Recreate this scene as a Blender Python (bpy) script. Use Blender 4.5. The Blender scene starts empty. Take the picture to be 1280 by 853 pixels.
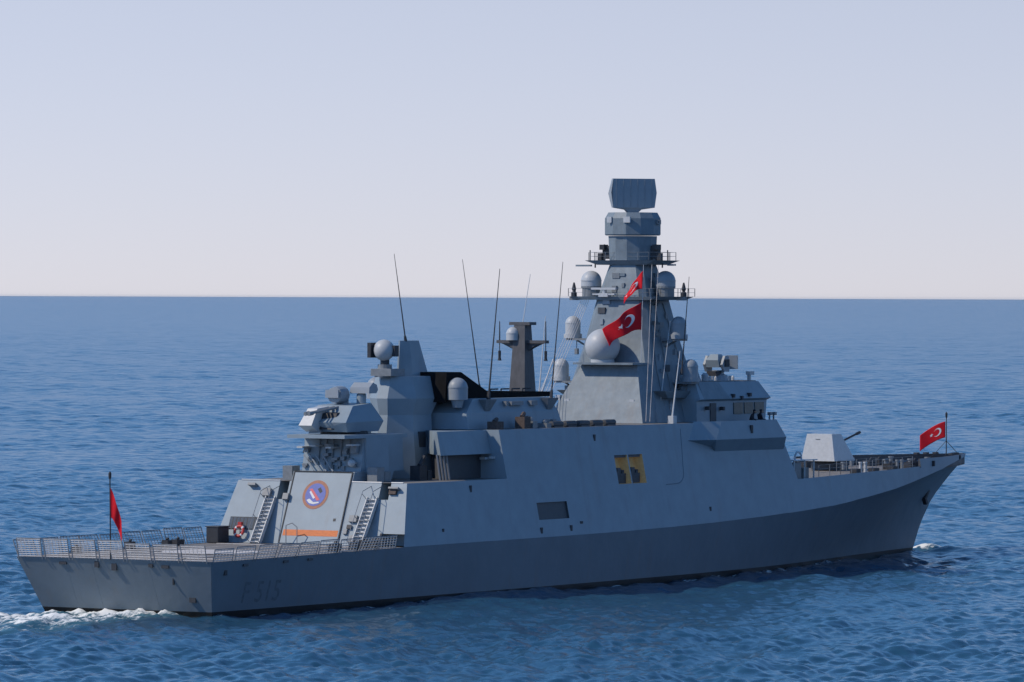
import bpy, bmesh, math, random
import numpy as np
from mathutils import Vector, Matrix

random.seed(7)
rng = np.random.default_rng(11)
R = math.radians
scene = bpy.context.scene
col = scene.collection

# ------------------------------------------------------------------ camera
CAM = Vector((-290.878, -194.035, 18.8))
rt = Vector((0.50002, -0.86601, 0.0035)); up = Vector((0.00471, 0.00676, 0.99997)); fw = Vector((0.866, 0.49999, -0.00746))
cam_d = bpy.data.cameras.new("camera"); cam = bpy.data.objects.new("camera", cam_d); col.objects.link(cam)
cam.matrix_world = Matrix(((rt.x, up.x, -fw.x, CAM.x), (rt.y, up.y, -fw.y, CAM.y), (rt.z, up.z, -fw.z, CAM.z), (0, 0, 0, 1)))
cam_d.sensor_width = 36.0; cam_d.lens = 7400 / 1280 * 36.0
cam_d.clip_start = 1.0; cam_d.clip_end = 400000.0
scene.camera = cam

# ------------------------------------------------------------------ light
SUN_EL, SUN_AZ = 43.0, 47.0            # azimuth measured from dead astern towards port
to_sun = Vector((-math.cos(R(SUN_AZ)) * math.cos(R(SUN_EL)), math.sin(R(SUN_AZ)) * math.cos(R(SUN_EL)), math.sin(R(SUN_EL))))
world = bpy.data.worlds.new("World"); scene.world = world; world.use_nodes = True
wt = world.node_tree; wt.nodes.clear()
w_out = wt.nodes.new("ShaderNodeOutputWorld"); w_bg = wt.nodes.new("ShaderNodeBackground"); w_sky = wt.nodes.new("ShaderNodeTexSky")
w_sky.sky_type = 'NISHITA'; w_sky.sun_disc = False
w_sky.sun_elevation = R(SUN_EL); w_sky.sun_rotation = math.atan2(to_sun.x, to_sun.y)
w_sky.altitude = 0.0; w_sky.air_density = 0.6; w_sky.dust_density = 0.0; w_sky.ozone_density = 2.0
w_bg.inputs["Strength"].default_value = 0.10
w_dot = wt.nodes.new("ShaderNodeVectorMath"); w_dot.operation = 'DOT_PRODUCT'; w_dot.inputs[1].default_value = (0.5, -0.866, 0.0)   # haze a little brighter up-sun
w_az = wt.nodes.new("ShaderNodeMapRange"); w_az.inputs[1].default_value = -0.16; w_az.inputs[2].default_value = 0.16; w_az.inputs[3].default_value = 1.05; w_az.inputs[4].default_value = 0.90
w_sc = wt.nodes.new("ShaderNodeVectorMath"); w_sc.operation = 'SCALE'
w_tint = wt.nodes.new("ShaderNodeVectorMath"); w_tint.operation = 'MULTIPLY'; 
w_tc = wt.nodes.new("ShaderNodeTexCoord"); w_sep = wt.nodes.new("ShaderNodeSeparateXYZ"); wt.links.new(w_tc.outputs["Generated"], w_sep.inputs[0]); wt.links.new(w_tc.outputs["Generated"], w_dot.inputs[0])
w_el = wt.nodes.new("ShaderNodeMapRange"); w_el.interpolation_type = 'SMOOTHSTEP'; w_el.inputs[1].default_value = 0.0; w_el.inputs[2].default_value = 0.16
wt.links.new(w_sep.outputs[2], w_el.inputs[0])
w_el2 = wt.nodes.new("ShaderNodeMapRange"); w_el2.inputs[1].default_value = 0.0; w_el2.inputs[2].default_value = 0.05; wt.links.new(w_sep.outputs[2], w_el2.inputs[0])
w_el.inputs[1].default_value = 0.05; w_el.inputs[2].default_value = 0.17
w_lo = wt.nodes.new("ShaderNodeMix"); w_lo.data_type = 'VECTOR'; w_mix = wt.nodes.new("ShaderNodeMix"); w_mix.data_type = 'VECTOR'
w_lo.inputs[4].default_value = (1.00, 0.90, 1.12); w_lo.inputs[5].default_value = (1.42, 1.10, 1.11)   # marine haze layer
w_mix.inputs[5].default_value = (0.96, 1.52, 1.84)                                                     # upper sky tinted brighter and bluer, added fill for the shaded hull
wt.links.new(w_el2.outputs[0], w_lo.inputs[0]); wt.links.new(w_lo.outputs[1], w_mix.inputs[4])
wt.links.new(w_el.outputs[0], w_mix.inputs[0]); wt.links.new(w_mix.outputs[1], w_tint.inputs[1])
wt.links.new(w_sky.outputs[0], w_tint.inputs[0]); wt.links.new(w_tint.outputs[0], w_sc.inputs[0]); wt.links.new(w_dot.outputs["Value"], w_az.inputs[0]); wt.links.new(w_az.outputs[0], w_sc.inputs["Scale"]); wt.links.new(w_sc.outputs[0], w_bg.inputs[0]); wt.links.new(w_bg.outputs[0], w_out.inputs[0])
sun_d = bpy.data.lights.new("sun", 'SUN'); sun_d.energy = 3.05; sun_d.angle = R(0.53); sun_d.color = (1.0, 0.88, 0.74)
sun = bpy.data.objects.new("sun", sun_d); col.objects.link(sun)
sun.rotation_euler = to_sun.to_track_quat('Z', 'Y').to_euler()
scene.view_settings.view_transform = 'Standard'; scene.view_settings.look = 'None'
scene.view_settings.exposure = 0.0; scene.view_settings.gamma = 1.0

# ------------------------------------------------------------------ materials
def new_mat(name):
    m = bpy.data.materials.new(name); m.use_nodes = True
    return m, m.node_tree, m.node_tree.nodes["Principled BSDF"]

def paint(name, rgb, rough=0.5, var=0.10, scale=(0.25, 0.25, 0.06), bump=0.0, streak=0.0, metal=0.0, spec=0.4):
    """painted surface with weathering noise in object space"""
    m, t, p = new_mat(name)
    p.inputs["Roughness"].default_value = rough; p.inputs["Metallic"].default_value = metal
    p.inputs["Specular IOR Level"].default_value = spec
    tc = t.nodes.new("ShaderNodeTexCoord")
    mp = t.nodes.new("ShaderNodeMapping"); mp.inputs["Scale"].default_value = scale
    n = t.nodes.new("ShaderNodeTexNoise"); n.inputs["Scale"].default_value = 4.0; n.inputs["Detail"].default_value = 6.0; n.inputs["Roughness"].default_value = 0.6
    t.links.new(tc.outputs["Object"], mp.inputs[0]); t.links.new(mp.outputs[0], n.inputs[0])
    mr = t.nodes.new("ShaderNodeMapRange"); mr.inputs[1].default_value = 0.3; mr.inputs[2].default_value = 0.7
    mr.inputs[3].default_value = 1.0 - var; mr.inputs[4].default_value = 1.0 + var
    t.links.new(n.outputs[0], mr.inputs[0])
    mx = t.nodes.new("ShaderNodeVectorMath"); mx.operation = 'SCALE'; mx.inputs[0].default_value = rgb
    t.links.new(mr.outputs[0], mx.inputs["Scale"])
    last = mx.outputs[0]
    if streak > 0:
        mp2 = t.nodes.new("ShaderNodeMapping"); mp2.inputs["Scale"].default_value = (1.3, 1.3, 0.07)
        n2 = t.nodes.new("ShaderNodeTexNoise"); n2.inputs["Scale"].default_value = 1.0; n2.inputs["Detail"].default_value = 4.0
        t.links.new(tc.outputs["Object"], mp2.inputs[0]); t.links.new(mp2.outputs[0], n2.inputs[0])
        m2 = t.nodes.new("ShaderNodeMapRange"); m2.inputs[1].default_value = 0.58; m2.inputs[2].default_value = 0.75; m2.inputs[4].default_value = streak
        t.links.new(n2.outputs[0], m2.inputs[0])
        mix = t.nodes.new("ShaderNodeMix"); mix.data_type = 'RGBA'
        mix.inputs[7].default_value = (0.20, 0.17, 0.15, 1)
        t.links.new(m2.outputs[0], mix.inputs[0]); t.links.new(last, mix.inputs[6]); last = mix.outputs[2]
    t.links.new(last, p.inputs["Base Color"])
    if bump > 0:
        nb = t.nodes.new("ShaderNodeTexNoise"); nb.inputs["Scale"].default_value = 0.9; nb.inputs["Detail"].default_value = 2.0
        t.links.new(tc.outputs["Object"], nb.inputs[0])
        b = t.nodes.new("ShaderNodeBump"); b.inputs["Strength"].default_value = 1.0; b.inputs["Distance"].default_value = bump
        t.links.new(nb.outputs[0], b.inputs["Height"]); t.links.new(b.outputs[0], p.inputs["Normal"])
    return m

M = {}
M['hull'] = paint("grey_hull_shaded_paint", (0.163, 0.200, 0.232), 0.55, 0.07, (0.12, 0.12, 0.12), bump=0.03, streak=0.28)  # ship's one grey, darkened so the flare's shade sits in the colour
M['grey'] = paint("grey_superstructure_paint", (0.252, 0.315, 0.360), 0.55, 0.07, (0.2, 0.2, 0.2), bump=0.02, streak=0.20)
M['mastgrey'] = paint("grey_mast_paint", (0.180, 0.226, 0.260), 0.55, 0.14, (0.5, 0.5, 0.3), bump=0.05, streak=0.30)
M['gear'] = paint("grey_deck_gear_paint", (0.20, 0.22, 0.235), 0.5, 0.15, (1, 1, 1))
M['pole'] = paint("sooty_mast_paint", (0.095, 0.095, 0.100), 0.6, 0.2, (1, 1, .4))
M['light'] = paint("light_grey_paint", (0.52, 0.54, 0.55), 0.45, 0.08, (1, 1, 1))
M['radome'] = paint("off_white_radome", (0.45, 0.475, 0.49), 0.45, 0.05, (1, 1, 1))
M['rgrey'] = paint("grey_and_shaded_radome", (0.29, 0.325, 0.355), 0.45, 0.05, (1, 1, 1))  # plain grey gear; also a darkened copy for domes in shade
M['dark'] = paint("dark_fitting", (0.035, 0.038, 0.045), 0.6, 0.2, (1, 1, 1))
M['black'] = paint("black_funnel_paint", (0.012, 0.012, 0.013), 0.9, 0.2, (0.5, 0.5, 0.5), spec=0.1)
M['boot'] = paint("black_boot_topping", (0.012, 0.012, 0.013), 0.5, 0.2, (0.3, 0.3, 0.3))
M['deck'] = paint("non_skid_deck", (0.20, 0.19, 0.18), 0.85, 0.22, (0.4, 0.4, 0.4), bump=0.01)
M['net'] = paint("pale_netting", (0.58, 0.55, 0.52), 0.7, 0.2, (1, 1, 1))
M['rail'] = paint("grey_rail_steel", (0.23, 0.24, 0.25), 0.5, 0.15, (1, 1, 1))
M['seam'] = paint("dark_seam_gap", (0.05, 0.055, 0.06), 0.7, 0.1, (1, 1, 1))  # dark joint colour for the door seal and louvre backing
M['number'] = paint("dark_grey_number", (0.124, 0.152, 0.178), 0.6, 0.25, (1, 1, 1))
M['hatch'] = paint("dark_shutter_and_shade", (0.075, 0.080, 0.088), 0.6, 0.1, (1, 1, 1))  # shutters and gear; also painted shade inside the bulwark
M['red'] = paint("red_flag_cloth", (0.62, 0.012, 0.022), 0.75, 0.08, (1, 1, 1), spec=0.2)
M['white'] = paint("white_flag_cloth", (0.75, 0.74, 0.74), 0.75, 0.04, (1, 1, 1), spec=0.2)
M['orange'] = paint("orange_band_paint", (0.62, 0.17, 0.045), 0.6, 0.15, (1, 1, 3))
M['buoy'] = paint("red_lifebuoy", (0.50, 0.05, 0.045), 0.5, 0.08, (1, 1, 1))
M['ering'] = paint("brown_orange_ring", (0.26, 0.075, 0.035), 0.5, 0.2, (1, 1, 1))
M['eblue'] = paint("emblem_blue", (0.035, 0.085, 0.38), 0.5, 0.15, (1, 1, 1))
M['ered'] = paint("emblem_red", (0.55, 0.06, 0.09), 0.5, 0.1, (1, 1, 1))
M['tan'] = paint("glowing_tan_canvas", (0.62, 0.44, 0.20), 0.8, 0.15, (1, 1, 1))
_p = M['tan'].node_tree.nodes["Principled BSDF"]; _p.inputs["Emission Color"].default_value = (1.0, 0.70, 0.36, 1); _p.inputs["Emission Strength"].default_value = 0.028   # tan faces glow themselves, standing in for light inside the compartment
M['cloth'] = paint("dark_navy_cloth", (0.012, 0.014, 0.022), 0.8, 0.1, (1, 1, 1))
M['skin'] = paint("skin", (0.45, 0.27, 0.19), 0.6, 0.05, (1, 1, 1))
M['brownrope'] = paint("brown_gear", (0.10, 0.075, 0.065), 0.8, 0.3, (2, 2, 2))
M['glass'] = paint("bridge_glass", (0.055, 0.085, 0.085), 0.35, 0.2, (2, 2, 2), spec=0.25)

# ------------------------------------------------------------------ mesh builder
class MB:
    def __init__(s): s.v = []; s.f = []
    def poly(s, pts):
        b = len(s.v); s.v += [tuple(p) for p in pts]; s.f.append(tuple(range(b, b + len(pts)))); return s
    def loft(s, rings, caps=True, closed=True):
        b = len(s.v); n = len(rings[0])
        for r in rings: s.v += [tuple(p) for p in r]
        for i in range(len(rings) - 1):
            for j in range(n if closed else n - 1):
                k = (j + 1) % n
                s.f.append((b + i * n + j, b + i * n + k, b + (i + 1) * n + k, b + (i + 1) * n + j))
        if caps and closed:
            s.f.append(tuple(b + j for j in reversed(range(n))))
            s.f.append(tuple(b + (len(rings) - 1) * n + j for j in range(n)))
        return s
    def hexa(s, lo, hi): return s.loft([lo, hi])
    def box(s, c, d, rz=0.0, ry=0.0):
        cx, cy, cz = c; hx, hy, hz = d[0] / 2, d[1] / 2, d[2] / 2
        ca, sa = math.cos(rz), math.sin(rz); cb, sb = math.cos(ry), math.sin(ry)
        def t(x, y, z):
            x, z = x * cb + z * sb, -x * sb + z * cb
            return (cx + x * ca - y * sa, cy + x * sa + y * ca, cz + z)
        lo = [t(-hx, -hy, -hz), t(hx, -hy, -hz), t(hx, hy, -hz), t(-hx, hy, -hz)]
        hi = [t(-hx, -hy, hz), t(hx, -hy, hz), t(hx, hy, hz), t(-hx, hy, hz)]
        return s.loft([lo, hi])
    def tube(s, a, b_, r0, r1=None, n=6):
        r1 = r0 if r1 is None else r1
        a = Vector(a); c = Vector(b_); d = (c - a).normalized()
        u = d.orthogonal().normalized(); w = d.cross(u)
        ring = lambda p, r: [p + (u * math.cos(2 * math.pi * i / n) + w * math.sin(2 * math.pi * i / n)) * r for i in range(n)]
        return s.loft([ring(a, r0), ring(c, r1)])
    def path(s, pts, r, n=5):
        for a, b in zip(pts[:-1], pts[1:]): s.tube(a, b, r, r, n)
        return s
    def lathe(s, c, prof, n=20, axis=(0, 0, 1)):
        ax = Vector(axis).normalized(); u = ax.orthogonal().normalized(); w = ax.cross(u); c = Vector(c)
        return s.loft([[c + ax * h + (u * math.cos(2 * math.pi * i / n) + w * math.sin(2 * math.pi * i / n)) * max(r, 1e-3) for i in range(n)] for r, h in prof])
    def dome(s, c, r, hc=0.0, n=20, m=7):
        prof = [(r, 0.0), (r, hc)] if hc > 0 else [(r, 0.0)]
        prof += [(r * 1.035, hc), (r * 1.035, hc + .05), (r, hc + .05)] if hc > 0 else []
        prof += [(r * math.cos(k / m * math.pi / 2), hc + r * math.sin(k / m * math.pi / 2)) for k in range(1, m + 1)]
        return s.lathe(c, prof, n)
    def ball(s, c, r, n=22, m=14):
        return s.lathe(c, [(r * math.sin(k / m * math.pi), -r * math.cos(k / m * math.pi)) for k in range(m + 1)], n)
    def prism_y(s, xz, y0, y1, y0b=None, y1b=None):
        return s.loft([[(x, y0, z) for x, z in xz], [(x, y1, z) for x, z in xz]])
    def build(s, name, mat, parent=None, origin=(0, 0, 0), smooth=None, bevel=0.0):
        me = bpy.data.meshes.new(name)
        o3 = Vector(origin)
        me.from_pydata([tuple(Vector(p) - o3) for p in s.v], [], s.f); me.update()
        bm = bmesh.new(); bm.from_mesh(me)
        bmesh.ops.recalc_face_normals(bm, faces=bm.faces)
        bm.to_mesh(me); bm.free()
        if smooth is not None:
            for p in me.polygons: p.use_smooth = True
            me.set_sharp_from_angle(angle=R(smooth))
        me.materials.append(M[mat] if isinstance(mat, str) else mat)
        o = bpy.data.objects.new(name, me); col.objects.link(o)
        if bevel > 0:
            b = o.modifiers.new("bevel", 'BEVEL'); b.width = bevel; b.segments = 2; b.limit_method = 'ANGLE'; b.angle_limit = R(35)
        if parent is not None: o.parent = parent
        o.location = o3
        return o

def tag(o, label=None, cat=None, group=None, kind=None):
    if label: o["label"] = label
    if cat: o["category"] = cat
    if group: o["group"] = group
    if kind: o["kind"] = kind
    return o

def empty(name, loc=(0, 0, 0)):
    o = bpy.data.objects.new(name, None); o.empty_display_size = 2.0; o.location = loc; col.objects.link(o); return o

def dup(o, parent, offset=(0, 0, 0)):
    """copy a part and its sub-parts"""
    c = o.copy(); col.objects.link(c); c.parent = parent
    c.location = Vector(o.location) + Vector(offset)
    for ch in list(o.children):
        d = ch.copy(); col.objects.link(d); d.parent = c
    return c

def interp(x, tab, k):
    xs = [t[0] for t in tab]; ys = [t[k] for t in tab]
    return float(np.interp(x, xs, ys))

# ------------------------------------------------------------------ sea
K_TAB = [(-1.6, 6.85, 3.30), (10, 6.88, 3.35), (20, 6.92, 3.44), (33, 6.98, 3.46), (45, 7.0, 3.47), (58, 6.98, 3.62), (67, 6.92, 3.85), (73, 6.80, 4.03),
         (79, 6.60, 4.30), (83, 6.40, 4.55), (90, 5.88, 5.15), (95.5, 5.25, 5.72), (101.5, 4.10, 6.32), (106, 2.85, 6.66), (109.5, 1.70, 6.82), (112.2, 0.70, 6.90), (113.6, 0.06, 6.95)]
W_TAB = [(0.0, 5.9), (10.5, 6.2), (20.2, 6.4), (33, 6.6), (45, 6.6), (58, 6.35), (66.5, 5.85), (72, 5.25), (77, 4.55), (80.5, 3.95), (86, 2.95), (90, 2.25), (94.5, 1.5), (98, 0.95), (101, 0.5), (103.3, 0.18), (104.7, 0.02)]
W_XS = [w[0] for w in W_TAB]
def wl_half(x): return np.interp(x, W_XS, [w[1] for w in W_TAB], left=-50, right=-50)

def build_sea():
    r0, th0 = 18.8, math.atan2(fw.y, fw.x)
    rs = [150.0]
    while rs[-1] < 6000: rs.append(rs[-1] + max(0.27 * (rs[-1] / 350.0) ** 1.45, 0.27 if rs[-1] > 262 else 1.0))
    while rs[-1] < 120000: rs.append(rs[-1] * 1.06)
    rs = [2.0, 40.0, 100.0] + rs
    r = np.array(rs)
    step = R(21.0) / 580
    half = list(np.arange(0.5, 290) * step)                 # even spacing over the ship and well to each side of it,
    while half[-1] < R(150): half.append(half[-1] + min(step * 1.07 ** (len(half) - 289), R(9)))   # then ever wider behind
    half = np.array(half)
    ang = np.concatenate([-half[::-1], half]); nc = len(ang)
    a = th0 + ang
    RR, AA = np.meshgrid(r, a, indexing='ij')
    X = CAM.x + RR * np.cos(AA); Y = CAM.y + RR * np.sin(AA); Z = np.zeros_like(X)
    da = np.gradient(ang)
    dr = np.gradient(r)
    cell = np.maximum(RR * np.abs(da)[None, :] , dr[:, None] * 0.8)
    wind = math.atan2(0.95, -0.3)          # travel direction of the wind sea
    lam = np.geomspace(0.45, 24.0, 180)
    for i, L in enumerate(lam):
        k = 2 * math.pi / L
        d = wind + rng.normal(0, 0.62)
        slope = 0.043 * (1.0 if L < 1.35 else (1.35 / L) ** 0.66)
        amp = slope / k
        ph = rng.uniform(0, 2 * math.pi)
        fade = np.clip((L / (cell * 2.2) - 1.0), 0, 1)
        arg = k * (X * math.cos(d) + Y * math.sin(d)) + ph
        if i % 2: arg = arg + 0.6 * np.sin(k * 0.27 * (X * math.cos(d + 1.1) + Y * math.sin(d + 1.1)) + ph * 2)
        Z += fade * amp * np.sin(arg)
    # gusts: patches of rougher and calmer water
    g = 0.85 + 0.32 * np.sin(X / 31 + 1.3 * np.sin(Y / 47)) * np.sin(Y / 37 + 0.8 * np.sin(X / 53))
    Z *= g
    def vnoise(s, seed, octv=4):
        q = np.random.default_rng(seed); o = np.zeros_like(X); tot = 0
        for j in range(octv):
            n = 6
            for _ in range(n):
                d = q.uniform(0, 2 * math.pi); kk = 2 * math.pi / (s / 2 ** j) * q.uniform(0.6, 1.4)
                o += np.sin(kk * (X * math.cos(d) + Y * math.sin(d)) + q.uniform(0, 6.3)) / n * 0.72 ** j
            tot += 0.72 ** j
        return o / tot
    foam = np.zeros_like(X)
    near = (np.abs(X - 50) < 95) & (np.abs(Y) < 60)
    n1 = vnoise(7.0, 1, 5); n2 = vnoise(2.0, 2, 3)
    # stern wake: boils up at the transom, spreads and fades aft
    s = -X
    hw = 5.4 + 0.10 * np.clip(s, 0, 100)
    inside = np.clip((hw - np.abs(Y - 0.6)) / 1.6, 0, 1) * np.clip(s / 0.7 + 0.4, 0, 1) * near
    wake = inside * (0.94 * np.exp(-np.clip(s, 0, 200) / 130.0)) * (0.62 + 0.38 * np.clip((Y + 7.5) / 7.0, 0, 1))
    foam = np.maximum(foam, wake * (0.66 + 1.5 * n1 + 0.8 * n2))
    aer = inside * np.exp(-np.clip(s, 0, 200) / 60.0) * np.clip(0.7 + 1.2 * n1, 0, 1)
    Z += inside * np.exp(-np.clip(s, 0, 300) / 22) * (0.06 + 0.9 * np.clip(n1 + 0.5 * n2, -0.2, 1))
    # hull side wash
    hb = wl_half(X)
    out = np.abs(Y) - hb
    side = np.exp(-np.clip(out - 0.1, 0, 50) / 0.7) * ((X > 0) & (X < 104)) * near
    foam = np.maximum(foam, side * np.clip(0.38 + 1.6 * n2 + 1.0 * n1, 0, 1) * 0.95)
    # bow wave
    cr = np.exp(-((out - 0.7 - 0.22 * (103.5 - X)) / (0.55 + 0.05 * (104 - X))) ** 2) * np.clip((105.5 - X) / 1.5, 0, 1) * np.exp(-np.clip(104 - X, 0, 90) / 13.0) * (X < 106) * near * (out > -1) 
    stem = np.exp(-(((X - 107.2) / 1.5) ** 2 + ((Y - 0.2) / 1.3) ** 2)) + 0.6 * np.exp(-(((X - 105.2) / 1.5) ** 2 + ((Y + 2.6) / 1.2) ** 2))
    Z += 0.40 * np.clip(cr, 0, 1) + 0.55 * stem
    aer = np.maximum(aer, 0.8 * np.exp(-(((X - 104.3) / 2.5) ** 2 + ((Y + 2.2) / 2.5) ** 2)))
    foam = np.maximum(foam, np.clip(cr, 0, 1) * (0.42 + 1.0 * n2 + 0.8 * n1))
    foam = np.maximum(foam, np.clip(stem, 0, 1) * (0.72 + 1.4 * n2))
    # quarter wave and scattered small breakers along the starboard side
    br = np.clip((vnoise(9, 5, 3) + 0.9 * vnoise(2.6, 6, 2) - 0.80) * 3.2, 0, 1) * near * (out > 0.5) * np.exp(-np.clip(out - 1, 0, 90) / 22.0)
    foam = np.maximum(foam, br * 0.85)
    foam = np.clip(foam, 0, 1)
    # keep the water out of the hull
    Z = np.where((np.abs(Y) < hb - 0.3) & (X > 0.8) & (X < 103), -0.6, Z)
    nr = len(r)
    verts = np.stack([X, Y, Z], -1).reshape(-1, 3)
    i, j = np.meshgrid(np.arange(nr - 1), np.arange(nc), indexing='ij')
    j2 = (j + 1) % nc
    quads = np.stack([i * nc + j, (i + 1) * nc + j, (i + 1) * nc + j2, i * nc + j2], -1).reshape(-1, 4).astype(np.int32)
    me = bpy.data.meshes.new("sea")
    me.vertices.add(len(verts)); me.vertices.foreach_set("co", verts.astype(np.float32).ravel())
    me.loops.add(quads.size); me.loops.foreach_set("vertex_index", quads.ravel())
    me.polygons.add(len(quads)); me.polygons.foreach_set("loop_start", np.arange(0, quads.size, 4, dtype=np.int32))
    me.update(calc_edges=True); me.validate()
    me.polygons.foreach_set("use_smooth", np.ones(len(me.polygons), dtype=bool))
    at = me.attributes.new("foam", 'FLOAT', 'POINT'); at.data.foreach_set("value", foam.astype(np.float32).ravel())
    at = me.attributes.new("aerated", 'FLOAT', 'POINT'); at.data.foreach_set("value", np.clip(aer, 0, 1).astype(np.float32).ravel())
    o = bpy.data.objects.new("sea", me); col.objects.link(o); tag(o, kind="structure")
    # water
    m, t, p = new_mat("sea_water"); L = t.links
    p.inputs["Base Color"].default_value = (0.018, 0.072, 0.130, 1); p.inputs["IOR"].default_value = 1.33
    p.inputs["Roughness"].default_value = 0.21
    geo = t.nodes.new("ShaderNodeNewGeometry")
    mp = t.nodes.new("ShaderNodeMapping"); mp.inputs["Rotation"].default_value = (0, 0, -wind); mp.inputs["Scale"].default_value = (1.0, 0.55, 1.0)
    L.new(geo.outputs["Position"], mp.inputs[0])
    acc = None
    for sc, w in ((0.12, 0.12), (0.6, 0.14), (2.6, 0.14)):
        n = t.nodes.new("ShaderNodeTexNoise"); n.inputs["Scale"].default_value = sc; n.inputs["Detail"].default_value = 2.0; n.inputs["Roughness"].default_value = 0.5
        L.new(mp.outputs[0], n.inputs[0])
        c = t.nodes.new("ShaderNodeVectorMath"); c.operation = 'SUBTRACT'; L.new(n.outputs[1], c.inputs[0]); c.inputs[1].default_value = (0.5, 0.5, 0.5)
        q = t.nodes.new("ShaderNodeVectorMath"); q.operation = 'MULTIPLY'; L.new(c.outputs[0], q.inputs[0]); q.inputs[1].default_value = (2 * w, 2 * w, 0.0)
        if acc is None: acc = q
        else:
            ad0 = t.nodes.new("ShaderNodeVectorMath"); L.new(acc.outputs[0], ad0.inputs[0]); L.new(q.outputs[0], ad0.inputs[1]); acc = ad0
    nn = t.nodes.new("ShaderNodeVectorMath"); L.new(geo.outputs["Normal"], nn.inputs[0]); L.new(acc.outputs[0], nn.inputs[1])
    no = t.nodes.new("ShaderNodeVectorMath"); no.operation = 'NORMALIZE'; L.new(nn.outputs[0], no.inputs[0]); L.new(no.outputs[0], p.inputs["Normal"])
    fo = t.nodes.new("ShaderNodeBsdfDiffuse"); fo.inputs[0].default_value = (0.84, 0.86, 0.84, 1)
    aer = t.nodes.new("ShaderNodeBsdfDiffuse"); aer.inputs[0].default_value = (0.10, 0.24, 0.27, 1)
    att = t.nodes.new("ShaderNodeAttribute"); att.attribute_name = "foam"
    at2 = t.nodes.new("ShaderNodeAttribute"); at2.attribute_name = "aerated"
    fmp = t.nodes.new("ShaderNodeMapping"); fmp.inputs["Scale"].default_value = (0.42, 1.5, 1.0); L.new(geo.outputs["Position"], fmp.inputs[0])
    nf = t.nodes.new("ShaderNodeTexNoise"); nf.inputs["Scale"].default_value = 1.1; nf.inputs["Detail"].default_value = 6.0; nf.inputs["Roughness"].default_value = 0.72
    L.new(fmp.outputs[0], nf.inputs[0])
    sp = t.nodes.new("ShaderNodeMapRange"); sp.inputs[1].default_value = 0.28; sp.inputs[2].default_value = 0.72; L.new(nf.outputs[0], sp.inputs[0])
    ad = t.nodes.new("ShaderNodeMath"); L.new(sp.outputs[0], ad.inputs[0]); L.new(att.outputs["Fac"], ad.inputs[1])
    fm = t.nodes.new("ShaderNodeMapRange"); fm.interpolation_type = 'SMOOTHSTEP'; fm.inputs[1].default_value = 0.96; fm.inputs[2].default_value = 1.38; L.new(ad.outputs[0], fm.inputs[0])
    am = t.nodes.new("ShaderNodeMath"); am.operation = 'MULTIPLY'; am.inputs[1].default_value = 0.6; L.new(at2.outputs["Fac"], am.inputs[0])
    m1 = t.nodes.new("ShaderNodeMixShader"); L.new(am.outputs[0], m1.inputs[0]); L.new(p.outputs[0], m1.inputs[1]); L.new(aer.outputs[0], m1.inputs[2])
    m2 = t.nodes.new("ShaderNodeMixShader"); L.new(fm.outputs[0], m2.inputs[0]); L.new(m1.outputs[0], m2.inputs[1]); L.new(fo.outputs[0], m2.inputs[2])
    L.new(m2.outputs[0], t.nodes["Material Output"].inputs["Surface"])
    me.materials.append(m)
build_sea()

# ------------------------------------------------------------------ warship
ship = empty("warship")
tag(ship, "large grey naval frigate numbered F 515 steaming away across the open sea", "warship")

STEM = [(-1.2, 104.0), (0, 104.74), (2, 106.07), (3.9, 108.09), (5.4, 110.82), (6.6, 113.3), (6.95, 113.75)]
NT = 10
def hull_pt(i, t, s):
    """point on the lower hull at station i, t = 0 waterline .. 1 knuckle"""
    xk, yk, zk = K_TAB[i]; xw, yw = W_TAB[i]
    bow = max(0.0, min(1.0, (xk - 66) / 34.0))
    z = zk * t
    stem_x = np.interp(z, [a for a, b in STEM], [b for a, b in STEM])
    f = (stem_x - 104.74) / (113.75 - 104.74) if t < 1 else 1.0
    ft = t * (1 - bow) + min(f * 1.0 / max(zk / 6.95, .01) * 1.0, 1.0) * bow if bow < 1 else min(f, 1.0)
    if t >= 1: ft = 1.0
    x = xw + (xk - xw) * ft
    y = yw + (yk - yw) * t ** (1.0 + 0.45 * bow)
    return (x, s * y, z)
def dense(tab):
    xs = np.arange(len(tab)); 
    u = np.linspace(0, len(tab) - 1, (len(tab) - 1) * 4 + 1)
    return [tuple(float(np.interp(q, xs, [r[k] for r in tab])) for k in range(len(tab[0]))) for q in u]
def smooth_tab(tab, it=3):
    a = np.array(tab); 
    for _ in range(it):
        b = a.copy(); b[1:-1, 1:] = 0.25 * a[:-2, 1:] + 0.5 * a[1:-1, 1:] + 0.25 * a[2:, 1:]; a = b
    return [tuple(r) for r in a]
K_TAB = smooth_tab(dense(K_TAB)); W_TAB = smooth_tab(dense(W_TAB))
NS = len(K_TAB)
BOOT_Z = 0.30
def hull_y(x, z):
    """half-breadth of the aft / midship lower hull (valid away from the bow)"""
    yk = interp(x, K_TAB, 1); zk = interp(x, K_TAB, 2); yw = interp(x, W_TAB, 1)
    return yw + (yk - yw) * z / zk
def ts_of(i):
    t0 = BOOT_Z / K_TAB[i][2]; return [t0 + (1 - t0) * k / NT for k in range(NT + 1)]
ts = ts_of(0)
hb_ = MB()
for s in (-1, 1):
    hb_.loft([[hull_pt(i, t, s) for t in ts_of(i)] for i in range(NS)], closed=False)
for k in range(NT):
    a, b = ts[k], ts[k + 1]
    hb_.poly([hull_pt(0, a, -1), hull_pt(0, b, -1), hull_pt(0, b, 1), hull_pt(0, a, 1)])
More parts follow.
